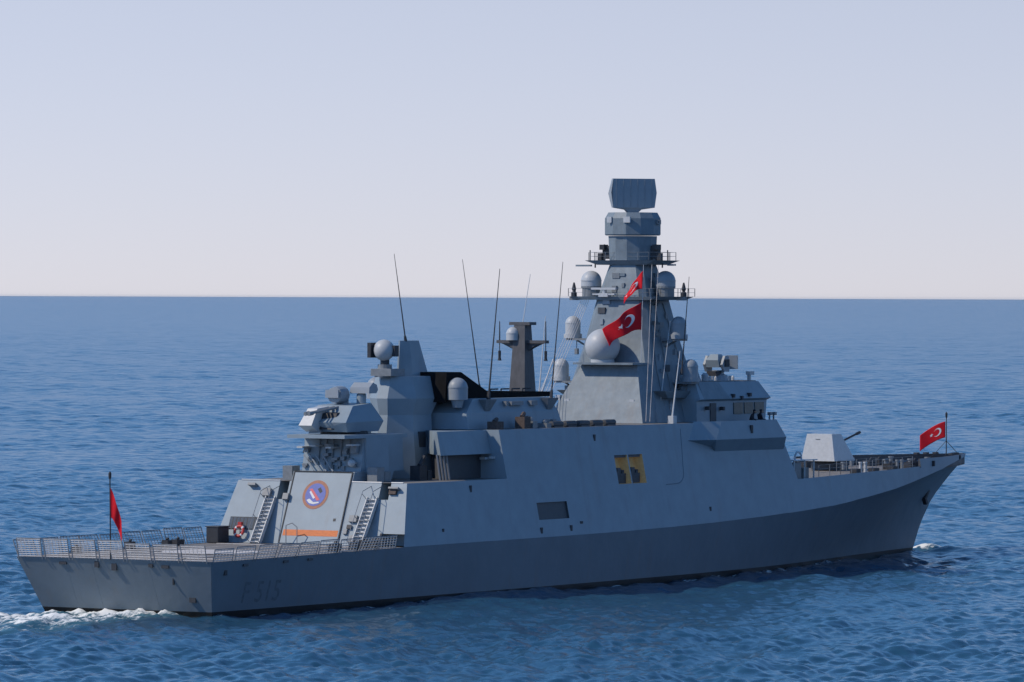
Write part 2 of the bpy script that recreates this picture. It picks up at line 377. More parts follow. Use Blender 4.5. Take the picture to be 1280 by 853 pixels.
# upper strake of the forecastle: knuckle up to the deck edge, then the bulwark
def edge_z(x): return float(np.interp(x, [70, 75, 85, 95.5, 114], [6.2, 6.27, 6.47, 6.62, 6.6]))
def bul_z(x): return float(np.interp(x, [95.4, 97, 105, 114], [7.16, 7.17, 7.14, 7.10]))
def up_pt(i, s, top='edge', inner=0.0):
    xk, yk, zk = K_TAB[i]
    z = edge_z(xk) if top == 'edge' else bul_z(xk)
    sl = 0.2 * max(0.0, min(1.0, (100 - xk) / 22.0))
    dx = (z - zk) * 0.6 if xk > 112 else 0.0
    return (xk + dx, s * max(yk - sl * (z - zk) - inner, 0.0), z)
fi = [i for i in range(NS) if K_TAB[i][0] > 71.0]
bi = [i for i in range(NS) if K_TAB[i][0] > 95.2]
uh_ = MB()
for s in (-1, 1):
    uh_.loft([[K_TAB[i][0:1] + (s * K_TAB[i][1], K_TAB[i][2]), up_pt(i, s)] for i in fi if i <= bi[0]], closed=False)
    uh_.loft([[K_TAB[i][0:1] + (s * K_TAB[i][1], K_TAB[i][2]), up_pt(i, s, 'bul')] for i in bi], closed=False)
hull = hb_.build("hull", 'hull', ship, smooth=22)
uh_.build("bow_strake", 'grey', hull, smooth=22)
bt = MB()
for s in (-1, 1):
    bt.loft([[(hull_pt(i, 0, s)[0], hull_pt(i, 0, s)[1] * 0.93, -1.5), hull_pt(i, 0, s), hull_pt(i, ts_of(i)[0], s)] for i in range(NS)], closed=False)
bt.poly([hull_pt(0, 0, -1), hull_pt(0, ts[0], -1), hull_pt(0, ts[0], 1), hull_pt(0, 0, 1)])
bt.poly([(0, -5.5, -1.5), hull_pt(0, 0, -1), hull_pt(0, 0, 1), (0, 5.5, -1.5)])
bt.build("boot_topping", 'boot', ship, smooth=30)
# bulwark inside, cap and decks
bw = MB()
for s in (-1, 1):
    bw.loft([[up_pt(i, s, 'bul'), up_pt(i, s, 'bul', 0.12), (up_pt(i, s, 'bul', 0.14)[0], up_pt(i, s, 'bul', 0.14)[1], 6.3)] for i in bi], closed=False)
    a = up_pt(bi[0], s, 'bul'); b = up_pt(bi[0], s, 'bul', 0.12); e = edge_z(a[0])
    bw.poly([a, b, (b[0], b[1], e - 0.1), (a[0], a[1] + s * 0.1, e - 0.1)])
bw.build("bulwark", 'hatch', hull)  # inner faces coloured dark to stand for their shade
dk = MB()
dk.loft([[(up_pt(i, -1)[0], up_pt(i, -1)[1], min(edge_z(K_TAB[i][0]) - 0.2, 6.4)), (up_pt(i, 1)[0], up_pt(i, 1)[1], min(edge_z(K_TAB[i][0]) - 0.2, 6.4))] for i in fi[:-2]], closed=False)
dk.build("forecastle_deck", 'deck', hull)
fd = MB()
ai = [i for i in range(NS) if K_TAB[i][0] < 22]
fd.loft([[(K_TAB[i][0], -K_TAB[i][1], K_TAB[i][2]), (K_TAB[i][0], K_TAB[i][1], K_TAB[i][2])] for i in ai], closed=False)
flight = fd.build("flight_deck", 'deck', hull)
# painted deck lines
lm = MB()
for y in (-3.4, 3.4): lm.box((9, y, 3.385), (17, 0.18, 0.02))
lm.box((1.0, 0, 3.36), (0.2, 11, 0.05)); lm.box((18.2, 0, 3.44), (0.2, 11, 0.03))
lm.lathe((9.0, 0, 3.37), [(3.0, 0), (3.0, 0.012), (2.8, 0.014)], 40)
lm.build("deck_marking", 'net', hull)

def rail_run(pts, h=1.0, wires=3, name="guard_rail", mat='rail', par=hull, step=1.6):
    m = MB()
    for a, b in zip(pts[:-1], pts[1:]):
        a = Vector(a); b = Vector(b); n = max(1, int((b - a).length / step))
        for k in range(n + 1):
            p = a.lerp(b, k / n); m.tube(p, p + Vector((0, 0, h)), .025, .025, 5)
        for w in range(1, wires + 1): m.tube(a + Vector((0, 0, h * w / wires)), b + Vector((0, 0, h * w / wires)), .012, .012, 4)
    return m.build(name, mat, par)

# hull number
def letters(txt, size, x0, z0, side, name):
    cu = bpy.data.curves.new(name, 'FONT'); cu.body = txt; cu.size = size; cu.offset = 0.012; cu.space_character = 1.05
    ob = bpy.data.objects.new(name, cu); col.objects.link(ob)
    dg = bpy.context.evaluated_depsgraph_get(); me = bpy.data.meshes.new_from_object(ob.evaluated_get(dg))
    bpy.data.objects.remove(ob)
    w = max(v.co.x for v in me.vertices)
    for v in me.vertices:
        u, h = v.co.x, v.co.y
        x = x0 + u if side < 0 else x0 + w - u
        z = z0 + h
        v.co = (x, side * (hull_y(x, z) + 0.012), z)
    me.materials.append(M['number'])
    o = bpy.data.objects.new(name, me); col.objects.link(o); o.parent = hull
    return o
for sd in (-1, 1): letters("F 515", 1.78, 2.55, 0.74, sd, "hull_number")

# ---- superstructure sides with openings
def kz(x): return interp(x, K_TAB, 2)
def ky(x): return interp(x, K_TAB, 1)
def wall_y(x, z): return ky(x) - 0.2 * (z - kz(x))
def face_x(z): return 20.2 + 0.42 * (z - 3.8)
def front_x(z): return 73.9 - 0.47 * (z - 6.3) if z > 6.3 else 73.9 + 0.25 * (6.3 - z)
Z1, Z2 = 7.28, 10.36
SS = MB()
xs = ['A', 24, 28, 33.85, 37.05, 40.95, 45, 48.2, 49.95, 50.1, 52.0, 56, 60, 64, 68, 'F']
zs = ['K', 4.57, 5.66, 6.56, 7.28, 8.45, Z2]
open_ = {(x, z) for x, z in ((37.05, 4.57),)} | {(48.2, 6.56), (50.1, 6.56), (48.2, 7.28), (50.1, 7.28)}
def wp(x, z, s, fx):
    zz = kz(fx) if z == 'K' else z
    xx = face_x(zz) if x == 'A' else front_x(zz) if x == 'F' else x
    if z == 'K': zz = kz(xx) + 0.002
    return (xx, s * wall_y(xx, zz), zz)
for s in (-1, 1):
    for a in range(len(xs) - 1):
        for b in range(len(zs) - 1):
            xa, xb = xs[a], xs[a + 1]
            fxa = 20.2 if xa == 'A' else xa; fxb = 74 if xb == 'F' else xb
            if fxa < 33.8 and zs[b + 1] != 'K' and zs[b] != 'K' and zs[b] >= Z1: continue
            if (xa, zs[b]) in open_: continue
            SS.poly([wp(xa, zs[b], s, fxa), wp(xb, zs[b], s, fxb), wp(xb, zs[b + 1], s, fxb), wp(xa, zs[b + 1], s, fxa)])
# aft wall of the tall block, top deck edge
for s in (-1, 1):
    SS.poly([(33.85, s * wall_y(33.85, Z1), Z1), (33.85, s * wall_y(33.85, Z2), Z2), (33.85, 0, Z2), (33.85, 0, Z1)])
SS.poly([wp('F', 'K', -1, 74), wp('F', Z2, -1, 74), wp('F', Z2, 1, 74), wp('F', 'K', 1, 74)])
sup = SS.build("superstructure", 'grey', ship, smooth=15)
dd = MB()
dd.poly([(33.85, -wall_y(33.85, Z2), Z2), (front_x(Z2), -wall_y(72, Z2), Z2), (front_x(Z2), wall_y(72, Z2), Z2), (33.85, wall_y(33.85, Z2), Z2)])
dd.poly([(face_x(Z1), -wall_y(21.7, Z1), Z1), (33.85, -wall_y(33.85, Z1), Z1), (33.85, wall_y(33.85, Z1), Z1), (face_x(Z1), wall_y(21.7, Z1), Z1)])
dd.build("weather_deck", 'deck', sup)

def recess(x0, x1, z0, z1, depth, s, mat, name):
    m = MB()
    o = [(x0, s * wall_y(x0, z0), z0), (x1, s * wall_y(x1, z0), z0), (x1, s * wall_y(x1, z1), z1), (x0, s * wall_y(x0, z1), z1)]
    i = [(p[0], p[1] - s * depth, p[2]) for p in o]
    for k in range(4): m.poly([o[k], o[(k + 1) % 4], i[(k + 1) % 4], i[k]])
    m.poly(i)
    return m.build(name, mat, sup)
for s in (-1, 1):
    recess(37.05, 40.95, 4.57, 5.66, 0.12, s, 'hatch', "side_hatch")
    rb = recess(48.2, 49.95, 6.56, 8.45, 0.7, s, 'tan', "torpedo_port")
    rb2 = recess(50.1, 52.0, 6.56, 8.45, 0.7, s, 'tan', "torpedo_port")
    for rr, x0 in ((rb, 48.2), (rb2, 50.1)):
        g = MB()
        yb = s * (wall_y(50, 7.5) - 0.42)
        g.box((x0 + 0.5, yb, 6.95), (0.85, 0.4, 0.8)); g.box((x0 + 0.8, yb, 7.3), (0.45, 0.35, 0.6)); g.box((x0 + 1.3, yb, 6.9), (0.8, 0.4, 0.65)); g.box((x0 + 1.4, yb, 7.2), (0.25, 0.3, 0.5))
        g.box((x0 + 0.9, yb, 8.36), (1.75, 0.3, 0.17)); g.tube((x0 + 0.3, yb, 7.1), (x0 + 0.35, yb, 7.65), 0.11); g.tube((x0 + 1.2, yb, 6.8), (x0 + 1.25, yb, 7.5), 0.1)
        g.build("stowed_gear", 'hatch', rr)
    # outline of the boat bay door
    pts = []
    for k in range(9): pts.append((57.9 - 0.07 * k, 10.0 - 0.33 * k))
    for k in range(7):
        a = k / 6 * math.pi / 2; pts.append((56.1 + 1.2 * math.cos(a), 7.15 - 0.75 * math.sin(a) ))
    pts.append((54.6, 6.38))
    MB().path([(x, s * (wall_y(x, z) + 0.0), z) for x, z in pts], 0.028).build("boat_bay_door_seam", "hull", sup)
    # scuppers and small openings along the side
    for x, z, w, h in ((45.98, 9.6, .22, .5), (29.15, 6.72, .22, .5), (37.1, 3.88, .25, .42), (40.95, 3.92, .25, .4), (42.4, 4.25, .34, .16), (66.5, 9.55, .2, .5), (60.2, 4.6, .2, .3), (25.0, 4.3, .2, .2)):
        MB().box((x, s * (wall_y(x, z) + 0.0), z), (w, 0.07, h)).build("scupper", 'dark', sup)
    # welded panel edges
    for x0, x1, z0, z1 in ((36, 44.6, 8.2, 9.5), (24, 31, 4.8, 5.0), (42.8, 46.5, 4.2, 5.4), (26, 33, 5.9, 6.0)):
        MB().path([(x, s * (wall_y(x, z) - 0.012), z) for x, z in ((x0, z0), (x1, z0), (x1, z1), (x0, z1), (x0, z0))], 0.014, 4).build("weld_seam", 'mastgrey', sup)
    # lower hull fittings
    MB().box((-0.1 + 0.35, s * (hull_y(0.4, 2.6) + 0.02), 2.62), (0.3, 0.08, 0.3)).build("fairlead", 'dark', hull)
# hangar aft face: one sloping sheet with two notches where the ladders land
HF = MB()
def fp(y, z): return (face_x(z), y, z)
def oy(z): return wall_y(face_x(z), z)
cols_ = [(-99, -5.05, None), (-5.05, -4.35, 6.25), (-4.35, 2.35, None), (2.35, 3.05, 6.15), (3.05, 99, None)]
z0 = 3.44
for ya, yb, zn in cols_:
    zt = zn or Z1
    p = lambda y, z: fp(-oy(z) if y == -99 else oy(z) if y == 99 else y, z)
    zb = z0
    if ya == -99:
        HF.poly([p(ya, 4.2), p(yb, 4.2), p(yb, zt), p(ya, zt)])
        HF.poly([p(ya, 4.2), p(yb, 4.2), (21.4, yb, 4.2), (21.4, -oy(4.2), 4.2)])
        HF.poly([(21.4, -6.8, z0), (21.4, yb, z0), (21.4, yb, 4.2), (21.4, -6.6, 4.2)])
        HF.poly([p(yb, z0), p(yb, 4.2), (21.4, yb, 4.2), (21.4, yb, z0)])
        continue
    HF.poly([p(ya, zb), p(yb, zb), p(yb, zt), p(ya, zt)])
    if zn:
        d = 2.2
        HF.poly([fp(ya, zn), fp(yb, zn), (face_x(zn) + d, yb, zn), (face_x(zn) + d, ya, zn)])
        for y in (ya, yb): HF.poly([fp(y, zn), fp(y, Z1), (face_x(Z1) + d, y, Z1), (face_x(zn) + d, y, zn)])
        HF.poly([(face_x(zn) + d, ya, zn), (face_x(zn) + d, yb, zn), (face_x(Z1) + d, yb, Z1 + .003), (face_x(Z1) + d, ya, Z1 + .003)])
hangar = HF.build("hangar", 'grey', ship)
# edges round the hangar face and its coaming
for ya, yb in ((-5.9, -5.05), (-4.35, -2.2), (5.9, 3.05)): MB().path([fp(ya, 7.3), fp(yb, 7.3)], 0.05).build("coaming", 'light', hangar)

# central block: hangar door, equipment wall and gun platform
CB = MB()
def ring(z, x0, x1, y0, y1): return [(x0, -y0, z), (x1, -y1, z), (x1, y1, z), (x0, y0, z)]
CB.loft([ring(3.46, face_x(3.46) - 0.001, 24, 2.28, 2.28), ring(7.9, face_x(7.9) - 0.02, 26, 2.22, 2.6)])
CB.loft([ring(7.905, 22.75, 27, 2.15, 2.7), ring(10.05, 23.2, 27, 2.15, 2.6)])
block = CB.build("hangar_block", 'grey', ship)
off = -0.05
def dp(y, z, o=off): return (face_x(z) + o, y, z)
MB().loft([[dp(-2.08, 3.5, 0.0), dp(2.08, 3.5, 0.0), dp(2.06, 7.82, 0.0), dp(-2.06, 7.82, 0.0)], [dp(-2.08, 3.5, -.06), dp(2.08, 3.5, -.06), dp(2.06, 7.82, -.06), dp(-2.06, 7.82, -.06)]]).build("hangar_door", 'grey', block)
door = block.children[0]
fr = MB().path([dp(-2.13, 3.5, -.05), dp(-2.11, 7.88, -.05), dp(2.11, 7.88, -.05), dp(2.13, 3.5, -.05)], 0.055, 4)
fr.build("door_seal", 'seam', door)
MB().loft([[dp(-2.0, 3.95, -.058), dp(1.98, 3.95, -.058), dp(1.98, 4.32, -.058), dp(-2.0, 4.32, -.058)], [dp(-2.0, 3.95, -.068), dp(1.98, 3.95, -.068), dp(1.98, 4.32, -.068), dp(-2.0, 4.32, -.068)]]).build("orange_band", 'orange', door)
# round emblem on the door
ec = (0.22, 6.48); er = 0.93
def disc(r0, r1, n, o, zs_=1.0):
    m = MB()
    if r0 <= 0:
        m.poly([dp(ec[0] + r1 * math.cos(2 * math.pi * k / n), ec[1] + r1 * math.sin(2 * math.pi * k / n) * 0.95, o) for k in range(n)])
    else:
        for k in range(n):
            a, b = 2 * math.pi * k / n, 2 * math.pi * (k + 1) / n
            q = lambda r, t_: dp(ec[0] + r * math.cos(t_), ec[1] + r * math.sin(t_) * 0.95, o)
            m.poly([q(r0, a), q(r1, a), q(r1, b), q(r0, b)])
    return m
em = disc(0.0, er, 40, -0.075).build("door_emblem", 'ering', door)
def shp(pts, o, mat, name):
    MB().poly([dp(ec[0] - u * er, ec[1] + w * er * 0.95, o) for u, w in pts]).build(name, mat, block)
disc(0.0, 0.73, 40, -0.085).build("emblem_field", 'eblue', block)
shp([(-.55, .38), (-.32, .42), (.42, -.35), (.20, -.42)], -0.092, 'ered', "emblem_stripe")
shp([(-.50, .18), (-.40, .26), (.02, -.20), (-.10, -.30)], -0.095, 'white', "emblem_stripe")
shp([(-.60, -.38), (-.40, -.28), (-.05, -.52), (.35, -.48), (.42, -.56), (.0, -.66), (-.35, -.60)], -0.092, 'light', "emblem_wave")
shp([(.08, .40), (.30, .52), (.50, .22), (.34, .10)], -0.092, 'dark', "emblem_shape")
# small things on the hangar face
def facebox(y, z, dy, dz, d, mat, name, par): MB().box((face_x(z) - d / 2 + 0.03, y, z), (d, dy, dz), ry=math.atan(0.42)).build(name, mat, par)
facebox(-1.55, 4.95, .18, .18, .1, 'dark', "door_handle", block)
facebox(-2.95, 5.05, .55, .42, .25, 'gear', "junction_box", hangar); facebox(-2.75, 4.55, .3, .25, .2, 'dark', "junction_box", hangar)
facebox(-2.55, 4.25, .25, .3, .2, 'gear', "junction_box", hangar); facebox(-3.2, 3.8, .4, .5, .3, 'gear', "junction_box", hangar)
facebox(-5.35, 6.75, .5, .35, .22, 'brownrope', "wall_lamp", hangar); facebox(-5.45, 6.95, .7, .12, .4, 'gear', "wall_lamp", hangar)
facebox(3.75, 6.55, .55, .5, .3, 'gear', "wall_lamp", hangar); facebox(4.9, 7.0, .55, .15, .4, 'gear', "wall_lamp", hangar)
facebox(2.25, 6.3, .4, .4, .35, 'gear', "wall_lamp", block)
# louvred opening
lv = MB().loft([[fp(3.85, 4.25), fp(6.1, 4.25), fp(6.1, 5.02), fp(3.85, 5.02)], [tuple(np.add(fp(3.85, 4.25), (-.03, 0, 0))), tuple(np.add(fp(6.1, 4.25), (-.03, 0, 0))), tuple(np.add(fp(6.1, 5.02), (-.03, 0, 0))), tuple(np.add(fp(3.85, 5.02), (-.03, 0, 0)))]])
lo = lv.build("louvre", 'seam', hangar)
sl = MB()
for k in range(8):
    y = 4.05 + k * 0.265
    sl.loft([[tuple(np.add(fp(y, 4.3), (-.03, 0, 0))), tuple(np.add(fp(y + .13, 4.3), (-.12, 0, 0))), tuple(np.add(fp(y + .16, 4.3), (-.03, 0, 0)))], [tuple(np.add(fp(y, 4.97), (-.03, 0, 0))), tuple(np.add(fp(y + .13, 4.97), (-.12, 0, 0))), tuple(np.add(fp(y + .16, 4.97), (-.03, 0, 0)))]])
sl.build("louvre_slat", 'gear', lo)
# boarding ladders
def ladder(y, ztop, zbot, w, lean):
    m = MB()
    top = Vector((face_x(ztop) - 0.05, y, ztop + 0.12)); bot = Vector((face_x(zbot) - lean, y + 0.02, zbot))
    d = (top - bot).normalized(); nrm = Vector((-d.z, 0, d.x))
    for sgn in (-1, 1):
        o = Vector((0, sgn * w / 2, 0)); q = nrm * 0.14; e = Vector((0, sgn * 0.05, 0))
        m.loft([[bot + o - q, bot + o + q, bot + o + q + e, bot + o - q + e], [top + o - q, top + o + q, top + o + q + e, top + o - q + e]])
    l = m.build("boarding_ladder", 'light', hangar, origin=tuple(bot), smooth=None)
    st = MB()
    n = 12
    for k in range(n):
        c = bot.lerp(top, (k + 0.5) / n) - bot; st.box(tuple(c), (0.26, w, 0.035))
    st.loft([[Vector((0.0, -w / 2, 0)) + nrm * -0.12, Vector((0, w / 2, 0)) + nrm * -0.12, Vector((0, w / 2, 0)) + nrm * -0.10, Vector((0, -w / 2, 0)) + nrm * -0.10], [p + (top - bot) for p in (Vector((0.0, -w / 2, 0)) + nrm * -0.12, Vector((0, w / 2, 0)) + nrm * -0.12, Vector((0, w / 2, 0)) + nrm * -0.10, Vector((0, -w / 2, 0)) + nrm * -0.10)]])
    s_ = st.build("tread", 'light', l)
    hr = MB()
    for sgn in (-1, 1):
        pts = [bot + Vector((0, sgn * (w / 2 + .05), 0)) + nrm * 0.6 - bot, top + Vector((0, sgn * (w / 2 + .05), 0)) + nrm * 0.75 - bot, top + Vector((0.6, sgn * (w / 2 + .05), 0.75)) - bot]
        hr.path(pts, 0.022)
        for t_ in (0.02, 0.5, 0.95):
            p_ = bot.lerp(top, t_) + Vector((0, sgn * (w / 2 + .05), 0)) - bot; hr.tube(p_, p_ + nrm * 0.75, 0.02)
    hr.build("handrail", 'rail', l)
ladder(3.40, 6.15, 3.42, 0.62, 0.75)
ladder(-4.02, 6.25, 3.42, 0.66, 0.85)
# handrail hoop at the foot of the door
MB().path([(19.7, 1.4, 3.45), (19.7, 1.4, 4.6), (19.7, 0.95, 4.75), (19.7, 0.6, 4.5), (19.7, 0.6, 3.45)], 0.03).build("hoop_rail", 'rail', hangar)

# equipment wall above the door
ew = MB()
for k in range(26):
    y = random.uniform(-1.9, 2.0); z = random.uniform(8.1, 9.7); ew.box((22.8, y, z), (random.uniform(.12, .4), random.uniform(.12, .45), random.uniform(.1, .4)))
for y in (-1.2, -.6, 0, .5, 1.0): ew.tube((22.8, y, 8.3), (23.05, y, 9.9), 0.05)
ew.build("cable_boxes", 'gear', block)
for y in (-1.7, -.2, .95, 1.9): MB().box((22.6, y, 9.45 + 0.12 * math.sin(y * 3)), (1.1, 0.42, 0.10)).build("small_shelf", 'light', block)
for y in (2.0, 1.55, 1.1, .6): MB().path([(22.7, y, 8.9), (22.3, y - 1.0, 7.92)], 0.05).build("slanting_pipe", 'rgrey', block)
MB().ball((22.3, -1.75, 8.45), 0.24, 12, 8).tube((22.3, -1.75, 8.45), (22.9, -1.75, 8.45), .08).build("searchlight", 'radome', block)
gp = MB().loft([ring(9.98, 20.9, 27.6, 2.1, 2.6), ring(10.2, 20.9, 27.6, 2.1, 2.6)])
gplat = gp.build("gun_platform", 'grey', ship)
# vertical box and recess along the starboard and port walls forward of the block
for s in (-1, 1):
    m = MB(); m.loft([[(23.2, s * 2.3, 7.3), (25.2, s * 2.75, 7.3), (25.2, s * 1.5, 7.3), (23.2, s * 1.5, 7.3)], [(23.2, s * 2.25, 10.04), (25.2, s * 2.65, 10.04), (25.2, s * 1.5, 10.04), (23.2, s * 1.5, 10.04)]])
    m.build("vent_trunk", 'grey', block)
    MB().box((27.4, s * 3.55, 7.75), (0.9, 0.7, 0.9)).tube((27.4, s * 3.6, 8.2), (27.9, s * 3.7, 8.75), 0.16).box((28.3, s * 3.6, 7.6), (0.5, 0.5, 0.6)).build("winch", 'dark', sup)
    MB().box((23.0, s * 3.1, 7.75), (0.9, 0.7, 0.9)).box((24.1, s * 3.0, 7.6), (0.7, 0.6, 0.6)).build("deck_locker", 'gear', sup)

# ---- close-in gun on the hangar roof
GB = MB()
GB.loft([[(22.6, -1.25, 10.35), (26.4, -1.2, 10.35), (26.8, -0.3, 10.35), (26.8, 1.2, 10.35), (26.0, 1.8, 10.35), (22.9, 1.7, 10.35)],
         [(22.1, -1.45, 10.95), (26.7, -1.4, 11.0), (27.1, -0.3, 11.0), (27.1, 1.2, 11.0), (26.3, 2.0, 11.0), (22.6, 1.9, 10.95)],
         [(23.9, -0.85, 11.95), (26.2, -0.8, 12.1), (26.5, -0.1, 12.1), (26.5, 1.0, 12.1), (25.8, 1.5, 12.1), (23.6, 1.5, 12.0)]])
gun = GB.build("close_in_gun", 'grey', ship)
ck = MB()
ck.loft([[(22.4, 0.75, 10.35), (23.4, 0.75, 10.35), (23.4, 1.75, 10.35), (22.4, 1.65, 10.35)],
         [(21.6, 0.75, 10.75), (23.4, 0.75, 10.9), (23.4, 1.85, 10.9), (21.6, 1.7, 10.75)],
         [(22.3, 0.75, 11.8), (24.0, 0.75, 11.95), (24.0, 1.5, 11.95), (22.3, 1.45, 11.8)]])
ck.build("gun_cheek", 'light', gun)
MB().loft([[(22.5, -.3, 10.5), (23.3, -.3, 10.5), (23.3, .74, 10.5), (22.5, .74, 10.5)], [(22.9, -.3, 11.5), (23.7, -.3, 11.6), (23.7, .74, 11.6), (22.9, .74, 11.5)]]).build("gun_mantlet", 'dark', gun)
for y in (0.1, 0.36):
    MB().tube((24.0, y, 11.9), (20.9, y + 0.35, 11.5), 0.085, 0.065, 8).tube((21.2, y + .32, 11.54), (20.8, y + 0.36, 11.49), 0.13, 0.13, 8).build("gun_barrel", 'gear', gun)
MB().lathe((24.6, 0.2, 10.2), [(1.5, 0), (1.5, 0.2)], 24).build("gun_ring", 'dark', gun)
MB().lathe((24.9, 0.75, 12.62), [(0.25, -0.75), (0.50, -0.72), (0.55, -0.3), (0.55, 0.35), (0.40, 0.6), (0.25, .9)], 16, (1, 0.1, 0.0)).box((25.3, .75, 12.15), (.6, .5, .5)).box((24.05, .75, 12.7), (.15, .95, .5)).build("tracking_radar", 'rgrey', gun)
MB().lathe((25.9, -0.25, 12.1), [(.30, 0), (.30, .55), (.22, .62)], 14).build("radar_pedestal", 'grey', gun)
MB().loft([[(25.5, y, 12.72), (26.4, y, 12.72), (26.6, y, 12.95), (26.45, y, 13.25), (26.0, y, 13.4), (25.55, y, 13.1)] for y in (-1.05, .35)]).build("search_antenna", 'rgrey', gun)

# ---- aft tower with illuminator radar
TW = MB()
def octa(z, x0, x1, y, c=0.7):
    return [(x0, -y + c, z), (x0 + c, -y, z), (x1 - c, -y, z), (x1, -y + c, z), (x1, y - c, z), (x1 - c, y, z), (x0 + c, y, z), (x0, y - c, z)]
TW.loft([octa(7.3, 28.4, 33.6, 1.9, 1.5), octa(11.3, 29.0, 33.6, 1.45, 1.15), octa(12.35, 28.8, 34.2, 1.75, 1.35), octa(13.75, 29.3, 33.6, 1.35, 1.0)])
TW.loft([[(30.7, -.06, 13.75), (31.6, -.62, 13.75), (33.5, -.62, 13.75), (33.5, .62, 13.75), (31.6, .62, 13.75), (30.7, .06, 13.75)], [(30.9, -.05, 16.0), (31.5, -.36, 16.0), (32.7, -.36, 16.0), (32.7, .36, 16.0), (31.5, .36, 16.0), (30.9, .05, 16.0)]])
tower = TW.build("aft_tower", 'grey', ship)
MB().lathe((29.3, 0.1, 13.7), [(.65, 0), (.65, .5), (.45, .55), (.45, .8)], 14).box((29.5, 0, 14.0), (1.7, 1.5, .45)).build("radar_base", 'gear', tower)
st = MB().ball((29.2, 0.1, 15.4), 0.68, 20, 12)
stir = st.build("illuminator_radar", 'radome', tower, smooth=60)
MB().box((28.9, .82, 15.4), (.7, .25, .95)).box((29.4, -.62, 15.35), (.5, .2, .7)).tube((29.3, .1, 14.5), (29.3, .1, 14.95), .3).build("radar_mount", 'dark', tower)
def whip(a, b, r=0.055, par=None, mat='dark'):
    a = Vector(a); b = Vector(b)
    m = MB(); d = b - a
    m.tube(a, a + d * 0.06, r * 2.4, r * 1.8, 6); m.tube(a + d * .06, a + d * .45, r, r * .75); m.tube(a + d * .45, b, r * .75, r * .35)
    m.build("whip_antenna", mat, par or ship)
whip((31.35, -0.2, 15.95), (29.9, -0.2, 21.5), 0.045, tower)
# pipes and door on the tower base, sloped intake house each side
for s in (-1, 1):
    MB().loft([[(27.5, s * 5.1, 8.85), (33.84, s * 5.1, 8.85), (33.84, s * 1.6, 8.85), (31.7, s * 1.6, 8.85)], [(27.7, s * 4.7, 10.33), (33.84, s * 4.7, 10.33), (33.84, s * 1.6, 10.33), (31.7, s * 1.6, 10.33)]]).build("intake_hood", 'grey', tower)
    MB().loft([[(29.2, s * 4.3, 7.3), (33.84, s * 4.3, 7.3), (33.84, s * 2.0, 7.3), (31.6, s * 2.0, 7.3)], [(29.2, s * 4.3, 8.84), (33.84, s * 4.3, 8.84), (33.84, s * 2.0, 8.84), (31.6, s * 2.0, 8.84)]]).build("intake_grille", 'hatch', tower)
    for k in range(4): MB().tube((27.7 + .38 * k, s * 4.95, 7.3), (27.45 + .38 * k, s * 4.85, 8.9), 0.07).build("exhaust_pipe", 'rail', tower)
    MB().box((31.0, s * 1.62, 9.4), (.8, .12, 1.7)).build("tower_door", 'hatch', tower)
    MB().box((33.6, s * 4.7, 8.55), (.5, .4, .16)).build("deck_lamp", 'light', sup)
    MB().box((33.72, s * 5.2, 8.6), (.3, .3, .14)).build("deck_lamp", 'light', sup)

# ---- funnel house
FH = MB()
FH.loft([ring(10.37, 33.0, 45.2, 3.85, 3.85), ring(11.4, 33.1, 44.9, 3.65, 3.65), ring(12.3, 34.4, 44.3, 3.35, 3.3)])
fh = FH.build("funnel_house", 'grey', ship)
fn = MB()
fn.loft([[(x, y, z) for x, z in ((32.3, 12.1), (32.5, 14.0), (34.3, 14.0), (37.6, 12.75), (46.0, 12.62), (45.9, 12.302), (33.6, 12.302))] for y in (-2.55, 2.55)])
fn.build("funnel", 'black', fh)
for x in (38.6, 40.0, 41.4, 42.8): MB().path([(x, -2.2, 12.6), (x, -2.2, 12.85), (x + 1.0, -2.2, 12.85)], 0.05).build("funnel_pipe", 'dark', fh)
for s in (-1, 1):
    MB().dome((33.1, s * 3.0, 12.25), 0.66, 0.75).lathe((33.1, s * 3.0, 11.75), [(.3, 0), (.45, .5)], 12).build("satellite_dome", 'rgrey', fh, smooth=50)  # dome greyed to carry the tower's shade in its colour
    # whip bases: sloping brackets
    for x in (35.8, 43.8):
        MB().loft([[(x - .7, s * 3.4, 12.25), (x + .7, s * 3.4, 12.25), (x + .7, s * 3.95, 12.25), (x - .7, s * 3.95, 12.25)], [(x - .3, s * 3.4, 11.5), (x + .3, s * 3.4, 11.5), (x + .3, s * 3.65, 11.5), (x - .3, s * 3.65, 11.5)]]).build("antenna_bracket", 'gear', fh)
    for x, z, w, h in ((39.5, 11.95, 1.5, .25), (38.2, 11.95, .3, .3), (41.7, 11.95, .8, .3), (40.6, 10.95, .35, .35), (43.0, 10.7, .4, .3), (43.9, 10.7, .4, .3)):
        MB().box((x, s * (3.85 - .22 * (z - 10.3) + .1), z), (w, .28, h)).build("wall_fitting", 'gear', fh)
whip((35.8, -3.7, 12.25), (37.2, -3.7, 20.6), 0.06, fh); whip((39.4, -1.0, 12.6), (37.06, -1.0, 21.2), 0.045, fh)
whip((47.2, 1.5, 10.4), (50.2, 1.5, 20.3), 0.055, ship, 'light'); whip((43.9, -3.7, 12.2), (45.4, -3.7, 21.1), 0.05, fh)
